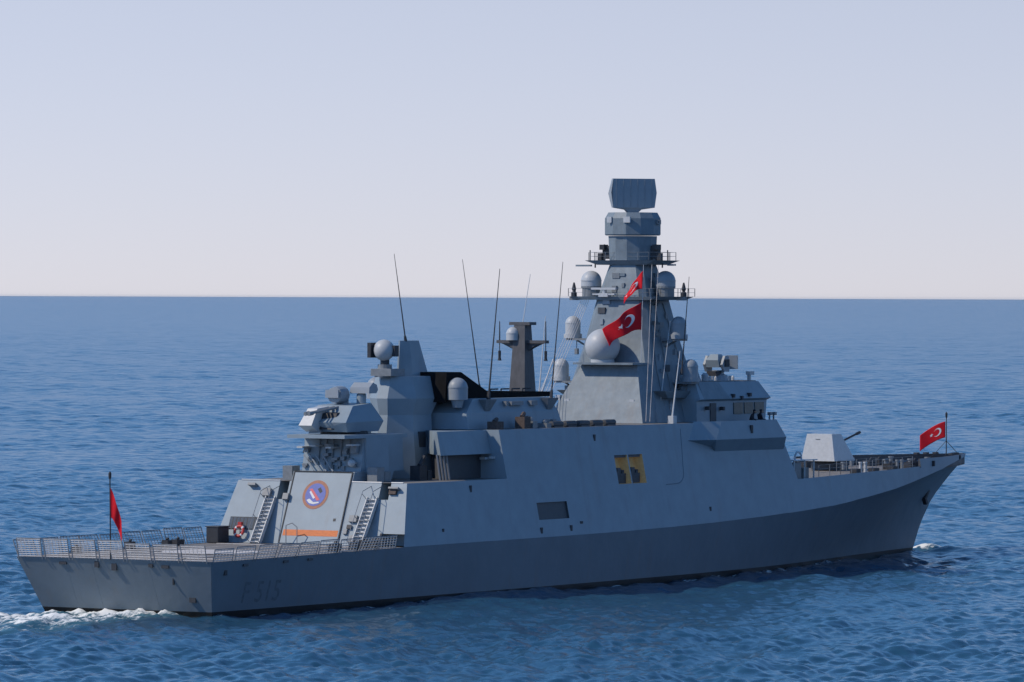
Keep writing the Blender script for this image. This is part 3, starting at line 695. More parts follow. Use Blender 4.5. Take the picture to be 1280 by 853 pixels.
# deck gear along the starboard and port edges of the top deck
for s in (-1, 1):
    for x, w, h, mt in ((34.9, .9, .5, 'brownrope'), (38.4, .8, .75, 'brownrope'), (39.4, .6, .45, 'gear'), (41.2, .6, .3, 'gear')):
        MB().box((x, s * 4.75, Z2 + h / 2), (w, .7, h)).tube((x - w * .3, s * 4.8, Z2 + h), (x + w * .2, s * 4.75, Z2 + h * 1.3), .14).build("deck_winch", mt, sup)
    for k in range(5):
        MB().lathe((42.3 + k * 1.75, s * 5.0, Z2 + 0.22), [(.02, -.7), (.19, -.67), (.20, 0), (.19, .67), (.02, .7)], 12, (1, 0, 0)).box((42.3 + k * 1.75, s * 5.0, Z2 + .05), (1.1, .45, .1)).build("liferaft_canister", 'hatch', sup)
# ---- slim pole mast behind the funnel
PM = MB(); cx_ = 46.6
PM.loft([[(cx_ - .75, -.6, 12.3), (cx_ + .75, -.6, 12.3), (cx_ + .75, .6, 12.3), (cx_ - .75, .6, 12.3)], [(cx_ - .42, -.4, 17.05), (cx_ + .42, -.4, 17.05), (cx_ + .42, .4, 17.05), (cx_ - .42, .4, 17.05)]])
PM.loft([[(cx_ - 1.2, -1.0, 10.37), (cx_ + 1.2, -1.0, 10.37), (cx_ + 1.2, 1.0, 10.37), (cx_ - 1.2, 1.0, 10.37)], [(cx_ - .9, -.8, 12.31), (cx_ + .9, -.8, 12.31), (cx_ + .9, .8, 12.31), (cx_ - .9, .8, 12.31)]])
pm = PM.build("pole_mast", 'pole', ship)
ya = MB().loft([[(cx_ - .25, -1.85, 15.75), (cx_ + .25, -1.85, 15.75), (cx_ + .25, 1.85, 15.75), (cx_ - .25, 1.85, 15.75)], [(cx_ - .25, -1.85, 15.95), (cx_ + .25, -1.85, 15.95), (cx_ + .25, 1.85, 15.95), (cx_ - .25, 1.85, 15.95)]])
for s in (-1, 1): ya.poly([(cx_, s * 1.6, 15.75), (cx_, s * .4, 15.2), (cx_, s * .4, 15.75)]); ya.loft([[(cx_ - .12, s * 1.6, 15.74), (cx_ + .12, s * 1.6, 15.74), (cx_ + .12, s * .4, 15.74), (cx_ - .12, s * .4, 15.74)], [(cx_ - .12, s * 1.0, 15.6), (cx_ + .12, s * 1.0, 15.6), (cx_ + .12, s * .4, 15.2), (cx_ - .12, s * .4, 15.2)]])
ya.build("yard", 'pole', pm)
MB().box((cx_, 0, 17.05), (.9, 1.55, .2)).box((cx_, 0, 16.85), (.6, .9, .2)).build("mast_cap", 'pole', pm)
MB().dome((cx_ - .35, .52, 15.95), .46, .42).build("navigation_dome", 'radome', pm, smooth=50)
for s in (-1, 1):
    MB().tube((cx_, s * 1.75, 15.9), (cx_, s * 1.75, 17.2), .05, .03).tube((cx_, s * 1.75, 15.75), (cx_, s * 1.75, 15.2), .03).tube((cx_, s * 1.75, 15.25), (cx_, s * 1.75, 14.75), .1, .09, 8).lathe((cx_, s * 1.75, 14.6), [(.14, 0), (.1, .15)], 8).build("dipole_antenna", 'dark', pm)

# ---- main mast
MM = MB(); mx = 61.6
def sq(z, h, c=None, x=mx, aft=0.0):
    c = h * 0.22 if c is None else c
    return octa(z, x - h - aft, x + h, h, c)
MM.loft([sq(10.37, 3.9, .3), sq(13.0, 3.15, .3), sq(16.0, 2.45, .35), sq(18.6, 1.95, .4), sq(21.2, 1.25, .4)])
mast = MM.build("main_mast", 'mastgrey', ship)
# aft skirt carrying the big radome
MB().loft([[(56.2, -3.75, 10.37), (60.5, -3.9, 10.37), (60.5, 3.8, 10.37), (56.2, 3.7, 10.37)], [(57.7, -2.5, 14.25), (60.0, -2.7, 14.25), (60.0, 2.2, 14.25), (57.7, 1.75, 14.25)]]).build("mast_foot", 'mastgrey', mast)
MB().box((57.9, -.35, 14.33), (2.2, 4.6, .14)).build("radome_shelf", 'mastgrey', mast)
bd = MB().ball((57.8, 0.22, 15.5), 1.18, 28, 18).lathe((57.8, 0.22, 14.4), [(.8, 0), (.8, .2)], 18)
bd.build("large_radome", 'radome', mast, smooth=60)
# rounded sensor housings and shelves on the starboard and port shoulders
for s in (-1, 1):
    q1 = Vector((60.6, 4.1, 0)) if s > 0 else Vector((61.5, -3.6, 0)); q2 = Vector((60.6, 5.0, 0)) if s > 0 else Vector((62.0, -4.25, 0)); q3 = Vector((60.9, 2.85, 0)) if s > 0 else Vector((61.7, -2.45, 0))
    ub = MB().dome((q1.x, q1.y, 16.15), .52, .85).lathe((q1.x, q1.y, 16.0), [(.62, 0), (.62, .3)], 20)
    u = ub.build("capsule_radome", 'radome' if s > 0 else 'rgrey', mast, smooth=45)  # starboard one darker, the mast's shade put into its colour
    MB().box((q1.x + .1, q1.y - s * .8, 15.93), (1.2, 2.2, .14)).tube((q1.x + .1, q1.y - s * .2, 15.9), (q1.x + .1, q1.y - s * 1.7, 15.1), .07).tube((q1.x, q1.y - s * .3, 15.9), (q1.x, q1.y - s * .3, 15.1), .03).box((q1.x, q1.y - s * .3, 15.1), (.22, .22, .4)).build("radome_bracket", 'gear', mast)
    lb = MB().dome((q2.x, q2.y, 13.25), .52, .85).lathe((q2.x, q2.y, 13.1), [(.62, 0), (.62, .3)], 20)
    lb.build("capsule_radome", 'radome' if s > 0 else 'rgrey', mast, smooth=45)  # again the starboard copy is darkened in place of shade
    MB().box((q2.x + .1, q2.y - s * .8, 13.03), (1.2, 2.2, .14)).tube((q2.x + .1, q2.y - s * .2, 13.0), (q2.x + .1, q2.y - s * 1.8, 12.2), .07).tube((q2.x, q2.y - s * .5, 13.0), (q2.x, q2.y - s * .5, 12.5), .03).box((q2.x, q2.y - s * .5, 12.6), (.3, .3, .35)).build("radome_bracket", 'gear', mast)
    # large dome pair on the yard platform
    d1 = MB().dome((q3.x, q3.y, 19.55), .70, .35)
    d1.build("platform_radome", 'radome' if s > 0 else 'rgrey', mast, smooth=50)  # starboard dome painted darker to stand for shade
    MB().lathe((q3.x, q3.y, 18.85), [(.62, 0), (.62, .55), (.70, .58), (.70, .7)], 18).build("radome_drum", 'gear', mast)
    MB().lathe((61.0, s * 4.25, 18.85), [(.2, 0), (.2, .25), (.09, .35), (.16, .5), (.05, .95)], 10).build("aerial", 'dark', mast)
    MB().box((60.9, s * 4.15, 18.72), (.55, .5, .25)).tube((61, s * 2.4, 18.6), (61, s * 1.7, 17.9), .12).build("yard_bracket", 'gear', mast)
    # upper yard fittings
    MB().tube((61, s * 3.0, 21.3), (61, s * 3.0, 22.0), .04).tube((61.2, s * 2.0, 21.3), (61.2, s * 2.0, 22.4), .07, .05).box((61.2, s * 2.3, 21.55), (.3, .3, .5)).tube((61, s * 2.6, 21.2), (61, s * 2.6, 20.8), .05).build("aerial", 'dark', mast)
    MB().box((61.4, s * 1.85, 21.85), (.5, .55, .9)).box((61.2, s * 2.05, 22.2), (.6, .35, .35)).build("sensor_box", 'dark', mast)
MB().loft([octa(18.62, 59.4, 63.4, 3.6, 1.0), octa(18.85, 59.3, 63.5, 4.4, 1.3)]).build("mast_platform", 'mastgrey', mast)
MB().loft([octa(21.0, 60.2, 62.8, 2.3, .5), octa(21.3, 59.9, 63.1, 3.15, .6)]).box((61.2, 3.6, 20.95), (.16, 1.2, .12)).box((61.2, -3.2, 21.0), (.16, .6, .12)).build("mast_platform", 'mastgrey', mast)
MB().box((59.2, .9, 19.0), (.25, 1.7, .1)).box((59.3, .9, 18.95), (.5, .7, .25)).tube((59.2, .9, 18.85), (59.2, .9, 19.3), .12).box((59.15, .9, 19.38), (.18, 1.9, .14)).build("navigation_radar", 'light', mast)
def ngon(z, r, n=12, cx=61.55): return [(cx + r * math.cos(2 * math.pi * (k + .5) / n), r * math.sin(2 * math.pi * (k + .5) / n), z) for k in range(n)]
dr = MB().loft([ngon(23.0, 1.88), ngon(23.06, 1.95), ngon(24.15, 1.95), ngon(24.55, 1.72)])
drum = dr.build("sensor_drum", 'mastgrey', mast)
MB().loft([ngon(21.31, 1.62), ngon(22.95, 1.70)]).build("sensor_drum", 'mastgrey', mast)
for y, w in ((.75, .35), (-.6, .5)): MB().box((59.66, y, 24.05), (.14, w, .4)).build("sensor_box", 'light', mast)
MB().box((61.6, -1.96, 23.9), (.5, .14, .3)).build("sensor_box", 'gear', mast)
for y in (2.1, -2.1): MB().tube((61.5, y * .9, 23.95), (61.5, y, 23.95), .09).build("sensor_stub", 'gear', mast)
for z, hw, x0, x1 in ((18.85, 4.35, 59.4, 63.4), (21.3, 3.1, 60.0, 63.0)):
    rr_pts = [(x0, hw - 1, z), (x0, -hw + 1, z), (x0 + 1, -hw, z), (x1 - 1, -hw, z), (x1, -hw + 1, z), (x1, hw - 1, z), (x1 - 1, hw, z), (x0 + 1, hw, z), (x0, hw - 1, z)]
    rail_run(rr_pts, .55, 2, "platform_rail", 'gear', mast, .8)
# air search radar: a thick panel with a keeled back on a tapered neck
ra = Matrix.Rotation(R(224), 4, 'Z')
def rr_(x, y, z): v = ra @ Vector((x, y, 0)); return (61.5 + v.x, 0 + v.y, z)
A = MB()
prof = [(0.32, 24.95), (0.42, 25.0), (0.42, 26.95), (0.1, 26.95), (-0.42, 25.95), (-0.1, 25.0)]
prof = [(0.40, 24.88), (0.40, 26.85), (0.02, 26.85), (-0.40, 25.85), (0.0, 24.88)]
prof2 = [(0.40, 24.88), (0.40, 25.9), (0.40, 26.85), (0.02, 26.85), (-0.40, 25.85), (0.0, 24.88)]
A.loft([[rr_(x, -1.46 - (.14 if z > 25.5 and z < 26.5 else 0), z) for x, z in prof2], [rr_(x, 1.46 + (.14 if z > 25.5 and z < 26.5 else 0), z) for x, z in prof2]])
A.loft([[rr_(.36, -1.46, 24.885), rr_(.36, 1.46, 24.885), rr_(0, 1.46, 24.885), rr_(0, -1.46, 24.885)], [rr_(.3, -.55, 24.75), rr_(.3, .55, 24.75), rr_(-.2, .55, 24.75), rr_(-.2, -.55, 24.75)], [rr_(.25, -.35, 24.55), rr_(.25, .35, 24.55), rr_(-.25, .35, 24.55), rr_(-.25, -.35, 24.55)]])
for k in range(6):
    y = -1.25 + k * .5; A.loft([[rr_(.40, y, 24.95), rr_(.425, y, 24.95), rr_(.425, y + .03, 24.95), rr_(.40, y + .03, 24.95)], [rr_(.40, y, 26.8), rr_(.425, y, 26.8), rr_(.425, y + .03, 26.8), rr_(.40, y + .03, 26.8)]])
A.build("air_search_radar", 'rgrey', mast)
# starboard and port sensor shoulders (rounded housings seen against the sea)
for s in (-1, 1):
    hs = MB().loft([[(62.3, s * 2.3, 12.6), (65.6, s * 2.3, 12.6), (65.6, s * 3.5, 12.6), (62.3, s * 3.5, 12.6)], [(62.5, s * 2.0, 14.3), (65.2, s * 2.0, 14.3), (65.2, s * 3.0, 14.3), (62.5, s * 3.0, 14.3)]])
    hs.build("sensor_housing", 'mastgrey', mast, bevel=0.25)
    MB().loft([[(59.5, s * 2.6, 12.0), (65.6, s * 2.6, 12.0), (65.9, s * 3.9, 12.0), (59.5, s * 3.9, 12.0)], [(58.5, s * 2.4, 12.5), (66.2, s * 2.4, 12.5), (66.2, s * 4.2, 12.5), (58.5, s * 4.2, 12.5)]]).build("sensor_shelf", 'mastgrey', mast)
    for z in (17.2, 16.6, 14.8): MB().box((61.4, s * (2.36 - .19 * (z - 16.0)), z), (1.4, .1, .35)).build("mast_panel", 'gear', mast)
# access panel blobs and steps on the aft faces
for x, y, z in ((56.9, 2.4, 11.75), (56.9, -2.6, 11.75), (56.9, 3.1, 12.0)): MB().box((x, y, z), (.3, .35, .38)).build("mast_light", 'light', mast)
m = MB()
for k in range(20): m.box((56.38 + .335 * (.3 + .18 * k), 1.9 - .02 * k, 10.6 + .18 * k), (.06, .3, .03))
for y in (1.75, 2.05): m.tube((56.43, y, 10.5), (57.72, y - .4, 14.2), .025, None, 4)
m.build("step_ladder", 'gear', mast)
# small boxes, cable glands and lamps scattered over the mast faces
q_ = random.Random(3)
def mast_half(z): return float(np.interp(z, [10.37, 13, 16, 18.6, 21.2], [3.9, 3.15, 2.45, 1.95, 1.25]))
for k in range(34):
    z = q_.uniform(11, 20.6); h = mast_half(z); w = q_.uniform(.18, .6); hh = q_.uniform(.15, .5); u = q_.uniform(-.7, .7) * h
    mt = q_.choice(['gear', 'gear', 'mastgrey', 'hatch', 'rgrey'])
    if k % 3: MB().box((mx + u, -h - .02, z), (w, .16, hh)).build("mast_fitting", mt, mast)
    else: MB().box((mx - h - .02, u, max(z, 14.9)) if z > 14.9 else (mx + u, h + .02, z), (.16, w, hh) if z > 14.9 else (w, .16, hh)).build("mast_fitting", mt, mast)
for x in (59.6, 61.0, 63.3): MB().path([(x * .985 + .9, -3.75, 10.8), (x * .99 + .6, -mast_half(14) - .03, 14), (61.0 + (x - 61) * .5, -mast_half(18.4) - .03, 18.4)], .035).build("cable_run", 'gear', mast)
# halyards
for (y, x, yb, xb) in ((-2.9, 58.9, -4.3, 56.2), (-2.4, 58.9, -4.0, 56.2)): MB().tube((x + 1.0, y, 21.0), (xb, yb, 10.5), .014, .014, 4).build("halyard", 'net', mast)
for k in range(5): MB().tube((60.5, 3.4 - .15 * k, 18.6), (54.6, 4.2 - .25 * k, 10.6), .014, .014, 4).build("halyard", 'net', mast)
MB().tube((55.2, 3.9, 11.3), (57.2, 3.7, 14.6), .05).box((55.2, 3.9, 11.4), (.25, .3, .6)).build("halyard_post", 'light', sup)
whip((60.27, -4.5, 13.6), (61.3, -4.5, 20.2), .05, mast); whip((57.6, -5.2, 10.4), (58.75, -5.2, 15.2), .07, sup, 'light'); MB().box((57.7, -5.2, 10.6), (.5, .4, .55)).build("antenna_base", 'light', sup)
whip((59.0, -3.4, 10.4), (60.3, -3.6, 17.2), .04, sup, 'light'); whip((57.6, 5.2, 10.4), (58.75, 5.2, 17.5), .06, sup, 'light')

# ---- bridge
BR = MB()
def br_ring(z, x0, x1, y, nose): return [(x0, -y, z), (x1, -y, z), (x1 + nose, -y * .55, z), (x1 + nose, y * .55, z), (x1, y, z), (x0, y, z)]
BR.loft([br_ring(10.37, 62.0, 72.0, 4.75, 1.2), br_ring(11.75, 62.0, 72.25, 4.72, 1.2), br_ring(11.9, 62.0, 72.35, 5.0, 1.25), br_ring(13.05, 62.3, 71.5, 4.45, 1.0)])
bridge = BR.build("bridge", 'grey', ship)
MB().loft([br_ring(13.052, 62.4, 71.4, 4.35, .9), br_ring(13.10, 62.4, 71.4, 4.3, .9)]).build("bridge_roof", 'deck', bridge)
for s in (-1, 1):
    for k in range(3):
        x = 67.3 + k * 1.55
        MB().loft([[(x, s * 4.80, 10.85), (x + 1.35, s * 4.80, 10.85), (x + 1.35, s * 4.78, 11.62), (x, s * 4.78, 11.62)], [(x, s * 4.70, 10.85), (x + 1.35, s * 4.70, 10.85), (x + 1.35, s * 4.68, 11.62), (x, s * 4.68, 11.62)]]).build("bridge_window", 'glass', bridge)
    MB().loft([[(62.6, s * 4.6, 11.75), (65.8, s * 4.6, 11.75), (66.4, s * 5.0, 11.9), (62.6, s * 5.0, 11.9)], [(62.6, s * 4.3, 13.03), (65.8, s * 4.3, 13.03), (65.6, s * 4.5, 13.03), (62.6, s * 4.5, 13.03)]]).build("bridge_overhang", 'mastgrey', bridge)
    MB().box((64.3, s * 4.76, 11.0), (.8, .1, 1.25)).build("bridge_door", 'hatch', bridge)
    for x, z in ((66.8, 12.1), (69.2, 12.15), (68.0, 11.95), (63.2, 11.3), (65.3, 11.25)): MB().box((x, s * 4.95, z), (.25, .3, .25)).build("wall_lamp", 'dark', bridge)
for k in range(10): 
    MB().lathe((66.9 + k * .42, -2.9, 13.1), [(.11, 0), (.11, .2 + .06 * (k % 3)), (.03, .32)], 8).build("roof_aerial", 'light', bridge)
MB().box((71.0, -4.0, 13.25), (.2, .2, .5)).box((71.15, -4.0, 13.6), (.7, .3, .25)).build("roof_camera", 'radome', bridge)
MB().lathe((66.4, -3.0, 13.1), [(.22, 0), (.25, .4), (.12, .55)], 10).build("roof_camera", 'radome', bridge)
# fire control director on the bridge roof
fc = MB().lathe((69.0, -2.6, 13.1), [(.8, 0), (.7, .35), (.45, .45), (.45, .7)], 14)
fcr = fc.build("fire_control_director", 'rgrey', ship)
for y in (-3.3, -1.95): MB().loft([[(68.7, y, 13.7), (69.4, y, 13.7), (69.4, y + .18, 13.7), (68.7, y + .18, 13.7)], [(68.4, y, 14.2), (69.5, y, 14.2), (69.5, y + .18, 14.2), (68.4, y + .18, 14.2)], [(68.8, y, 14.8), (69.3, y, 14.8), (69.3, y + .18, 14.8), (68.8, y + .18, 14.8)]]).build("director_arm", 'rgrey', fcr)
MB().loft([[(68.45, -3.05, 14.0), (69.6, -3.05, 14.0), (69.6, -2.0, 14.0), (68.45, -2.0, 14.0)], [(68.3, -3.0, 14.5), (69.5, -3.0, 14.5), (69.5, -2.05, 14.5), (68.3, -2.05, 14.5)], [(68.7, -2.8, 14.9), (69.2, -2.8, 14.9), (69.2, -2.2, 14.9), (68.7, -2.2, 14.9)]]).build("director_head", 'grey', fcr)
MB().box((70.0, -3.2, 14.35), (.35, .8, .95), rz=R(20)).build("director_dish", 'rgrey', fcr)
MB().box((69.0, -3.32, 14.3), (.6, .12, .5)).box((68.6, -2.6, 13.6), (.9, .8, .3)).build("director_lens", 'dark', fcr)

# ---- bridge wings
for s in (-1, 1):
    W = MB()
    xa, xb = 61.3, 71.3
    def wy(z): return wall_y(66, z) - 0.02
    lo_ = [(62.3, s * (wy(8.38)), 8.38), (72.4, s * (wy(8.38)), 8.38), (72.4, s * (wy(8.38) - .6), 8.38), (62.3, s * (wy(8.38) - .6), 8.38)]
    md_ = [(61.0, s * 6.78, 9.22), (71.25, s * 6.78, 9.22), (71.8, s * 5.3, 9.22), (58.6, s * 5.85, 9.22)]
    W.loft([lo_, md_], caps=False)
    W.loft([[(61.0, s * 6.78, 9.22), (71.25, s * 6.78, 9.22)], [(62.3, s * 6.5, 10.45), (70.3, s * 6.5, 10.45)], [(62.3, s * 6.38, 10.45), (70.3, s * 6.38, 10.45)], [(61.2, s * 6.58, 9.35), (71.1, s * 6.58, 9.35)]], closed=False)
    W.poly([(61.0, s * 6.78, 9.22), (62.3, s * 6.5, 10.45), (60.0, s * 5.57, 10.45), (58.6, s * 5.78, 9.22)])
    W.poly([(71.25, s * 6.78, 9.22), (70.3, s * 6.5, 10.45), (71.2, s * 5.5, 10.36), (71.8, s * 5.3, 9.22)])
    wing = W.build("bridge_wing", 'grey', ship)
    MB().poly([(61.2, s * 6.58, 9.36), (71.1, s * 6.58, 9.36), (71.5, s * 5.0, 9.36), (61.2, s * 5.0, 9.36)]).build("wing_deck", 'deck', wing)
    MB().box((66.3, s * 6.68, 9.85), (.28, .1, .55)).build("wing_scupper", 'dark', wing)
    for x in (69.6, 70.2): MB().tube((x, s * 6.33, 10.3), (x, s * 6.33, 10.75), .06).box((x + .08, s * 6.33, 10.85), (.34, .25, .22)).build("wing_repeater", 'gear', wing)

# ---- forecastle gun
FG = MB()
FG.loft([[(89.3, -1.35, 7.05), (92.6, -1.35, 7.05), (93.2, -.7, 7.05), (93.2, .7, 7.05), (92.6, 1.35, 7.05), (89.3, 1.35, 7.05)],
         [(89.55, -1.0, 9.0), (91.0, -1.0, 9.0), (92.2, -.45, 8.82), (92.2, .45, 8.82), (91.0, 1.0, 9.0), (89.55, 1.0, 9.0)]])
fgun = FG.build("deck_gun", 'light', ship)
MB().tube((91.9, 0, 8.15), (93.2, 0, 8.42), .22, .15, 12).tube((93.2, 0, 8.42), (95.9, 0, 8.98), .085, .075, 10).tube((95.5, 0, 8.9), (96.0, 0, 9.0), .11, .11, 10).build("gun_barrel", 'dark', fgun)
MB().lathe((91.2, 0, 6.4), [(1.35, 0), (1.35, .45), (1.2, .66)], 26).build("gun_barbette", 'hatch', fgun)
MB().box((89.5, .1, 8.62), (.06, .35, .06)).build("gun_panel", 'rail', fgun)

# ---- forecastle fittings
fe = [up_pt(i, -1) for i in fi if 76 < K_TAB[i][0] < 95.5]
rail_run([(p[0], p[1] + .12, p[2]) for p in fe[::3]], .8)
rail_run([(p[0], -p[1] - .12, p[2]) for p in fe[::3]], .8)
rail_run([(86.0, -3.2, 6.45), (93.5, -2.6, 6.5)], .75)
for s in (-1, 1):
    tb = MB().box((76.4, s * 4.9, 7.5), (3.6, 1.5, .08))
    t_ = tb.build("raised_grating", 'light', ship)
    for x in (74.9, 76.5, 77.9):
        for y in (4.3, 5.5): MB().tube((x, s * y, 6.05), (x, s * y, 7.46), .06).build("grating_leg", 'light', t_)
    MB().box((75.6, s * 5.2, 6.7), (1.0, .5, 1.3)).build("locker", 'gear', t_)
    MB().box((77.4, s * 4.8, 6.5), (.7, .8, .9)).build("locker", 'gear', t_)
    MB().path([(75.6, s * 5.2, 7.5), (75.65, s * 5.2, 7.85), (75.9, s * 5.2, 8.05), (76.3, s * 5.2, 8.05), (76.55, s * 5.2, 7.85), (76.6, s * 5.2, 7.5)], .07).build("hoop", 'light', t_)
    for x, yy in ((85.3, 5.45), (92.3, 4.9)):
        g = MB()
        for dx in (0, .75): g.lathe((x + dx, s * yy, 6.2), [(.11, 0), (.11, .85), (.15, .87), (.15, .97)], 10)
        g.build("mooring_bollard", 'light' if (s < 0 and x < 90) or (s > 0 and x > 90) else 'gear', hull)
        MB().box((x - 1.0, s * (yy + .1), 6.55), (.7, .5, .35)).box((x + 2.1, s * yy, 6.55), (.8, .5, .3)).build("fairlead", 'dark', hull)
    for x, yy in ((104.2, 1.5), (88.5, 2.5), (97.5, 1.4), (99.5, 2.4)):
        MB().lathe((x, s * yy, 6.5), [(.15, 0), (.15, .4), (.22, .45), (.22, .55)], 10).build("capstan", 'gear', hull)
    for x, yy, w in ((98.3, 3.0, 1.0), (101.3, 1.8, 1.3), (94.0, 3.4, .8), (96.4, 2.7, .9), (103.0, 2.0, .7)):
        MB().box((x, s * yy, 6.6), (w, .6, .45)).tube((x, s * yy, 6.75), (x + .3, s * yy, 6.95), .12).build("deck_fitting", 'dark', hull)
    for x, yy in ((108.4, 1.45), (109.4, 1.15), (110.4, .85)): MB().box((x, s * yy, 7.18), (.45, .3, .14)).build("roller", 'dark', hull)
    MB().box((98.6, s * 4.66, 6.75), (.22, .3, .4)).build("bulwark_port", 'dark', hull)
    MB().box((108.6, s * 2.0, 6.95), (.2, .2, .3)).build("bulwark_port", 'dark', hull)
# anchor in its pocket
for s in (-1, 1):
    i_ = max(range(NS), key=lambda i: -abs(K_TAB[i][0] - 109.3))
    p = hull_pt(i_, .62, s)
    MB().box((p[0], p[1] + s * .02, p[2]), (1.0, .28, .22), ry=R(-50)).box((p[0] - .3, p[1] + s * .08, p[2] - .4), (.25, .3, .6), ry=R(-30)).build("anchor", 'dark', hull)

# ---- flight deck nets
def net_panel(a, b, h, bars, mat, outw):
    """one stanchion frame of the flight deck netting from a to b"""
    a = Vector(a); b = Vector(b); o = Vector(outw)
    ua = Vector((0, 0, h)) + o
    m = MB()
    for p in (a.lerp(b, .06), a.lerp(b, .94)): m.tube(p - Vector((0, 0, .12)), p + ua, .035, .035, 5)
    m.tube(a.lerp(b, .06) + ua, b.lerp(a, .06) + ua, .03, .03, 5)
    f = m.build("net_frame", 'rail', flight_nets, origin=tuple(a))
    n = MB()
    for k in range(bars):
        q = ua * ((k + .5) / bars); n.tube(a.lerp(b, .06) + q - a, b.lerp(a, .06) + q - a, .030 if mat == 'net' else .016, None, 4)
    for k in range(1, 6): 
        q = a.lerp(b, .06 + .88 * k / 6) - a; n.tube(q, q + ua, .018, None, 4)
    n.build("net", mat, f)
flight_nets = flight
N = 7
for k in range(N):
    ya_, yb_ = 6.75 - k * 13.5 / N, 6.75 - (k + 1) * 13.5 / N
    net_panel((-1.68, ya_, 3.32), (-1.68, yb_, 3.32), 1.1 if k < 4 else .95, 9 if k < 4 else 7, 'net', (-.25, 0, 0))
for k in range(9):
    xa, xb = -1.5 + k * 2.3, -1.5 + (k + 1) * 2.3
    for s in (-1, 1):
        za, zb = kz(xa), kz(xb)
        net_panel((xa, s * (ky(xa) - .02), za), (xb, s * (ky(xb) - .02), zb), (.78 if s < 0 else 1.0) * random.uniform(.93, 1.07), 5 if s < 0 else 7, 'net' if s < 0 else 'rail', (random.uniform(-.05, .05), s * random.uniform(.15, .45), 0))
# deck-edge gear
for x, y, w, h in ((3.4, 6.0, .5, .35), (9.5, 6.2, .6, .45), (13.6, 6.2, .5, .4), (17.6, -6.2, .5, .5), (19.0, -5.9, .5, .7), (13.0, -6.3, .9, .5), (15.2, -6.3, .6, .55), (16.5, -6.2, .5, .6), (14.8, 6.2, .8, .4)):
    MB().box((x, y, 3.38 + h / 2), (w, .45, h)).tube((x, y, 3.38 + h), (x + .1, y, 3.38 + h * 1.25), .1).build("deck_light", 'dark', flight)
for s in (-1, 1):
    for x, z in ((6.6, 3.05), (9.3, 3.08), (2.2, 3.0)): MB().box((x, s * (hull_y(x, z) + .03), z), (.5, .12, .14)).build("edge_bracket", 'hatch', hull)
# transom fittings
def transom_x(z): return -1.6 * z / 3.3
for y, z, w, h in ((-4.9, 1.0, .45, .28), (-3.6, 2.95, .5, .18), (-2.6, 3.0, .3, .2), (1.2, 3.0, .3, .4), (3.6, 3.0, .5, .15), (0.0, 2.9, .35, .5), (-3.9, 2.1, .08, .45)):
    MB().box((transom_x(z) - .03, y, z), (.1, w, h)).build("transom_fitting", 'dark', hull)
for y in (-2.4, 1.6, 3.4): MB().tube((transom_x(.5) + .004, y, .5), (transom_x(3.1) + .004, y, 3.1), .012, None, 4).build("weld_seam", 'hull', hull)

# deck box on the far side, with its own empty corner
# flagstaffs
def staff(a, b, par, r=.045): return MB().tube(a, b, r, r * .8, 8).lathe(b, [(.06, -.12), (.09, 0), (.09, .22), (.03, .32)], 8).build("flagstaff", 'dark', par)
staff((-1.75, 0.05, 3.3), (-1.85, .05, 8.15), flight)
staff((110.5, 0, 6.7), (110.5, 0, 9.95), hull)
MB().tube((110.5, 0, 8.1), (112.6, 0, 7.05), .025).tube((110.5, 0, 8.1), (109.2, .6, 6.9), .02).build("staff_stay", 'dark', hull)
gs = MB().tube((58.9, -2.3, 21.0), (58.3, -2.36, 10.4), .022, .022, 5)
gs.build("flag_halyard", 'light', mast)

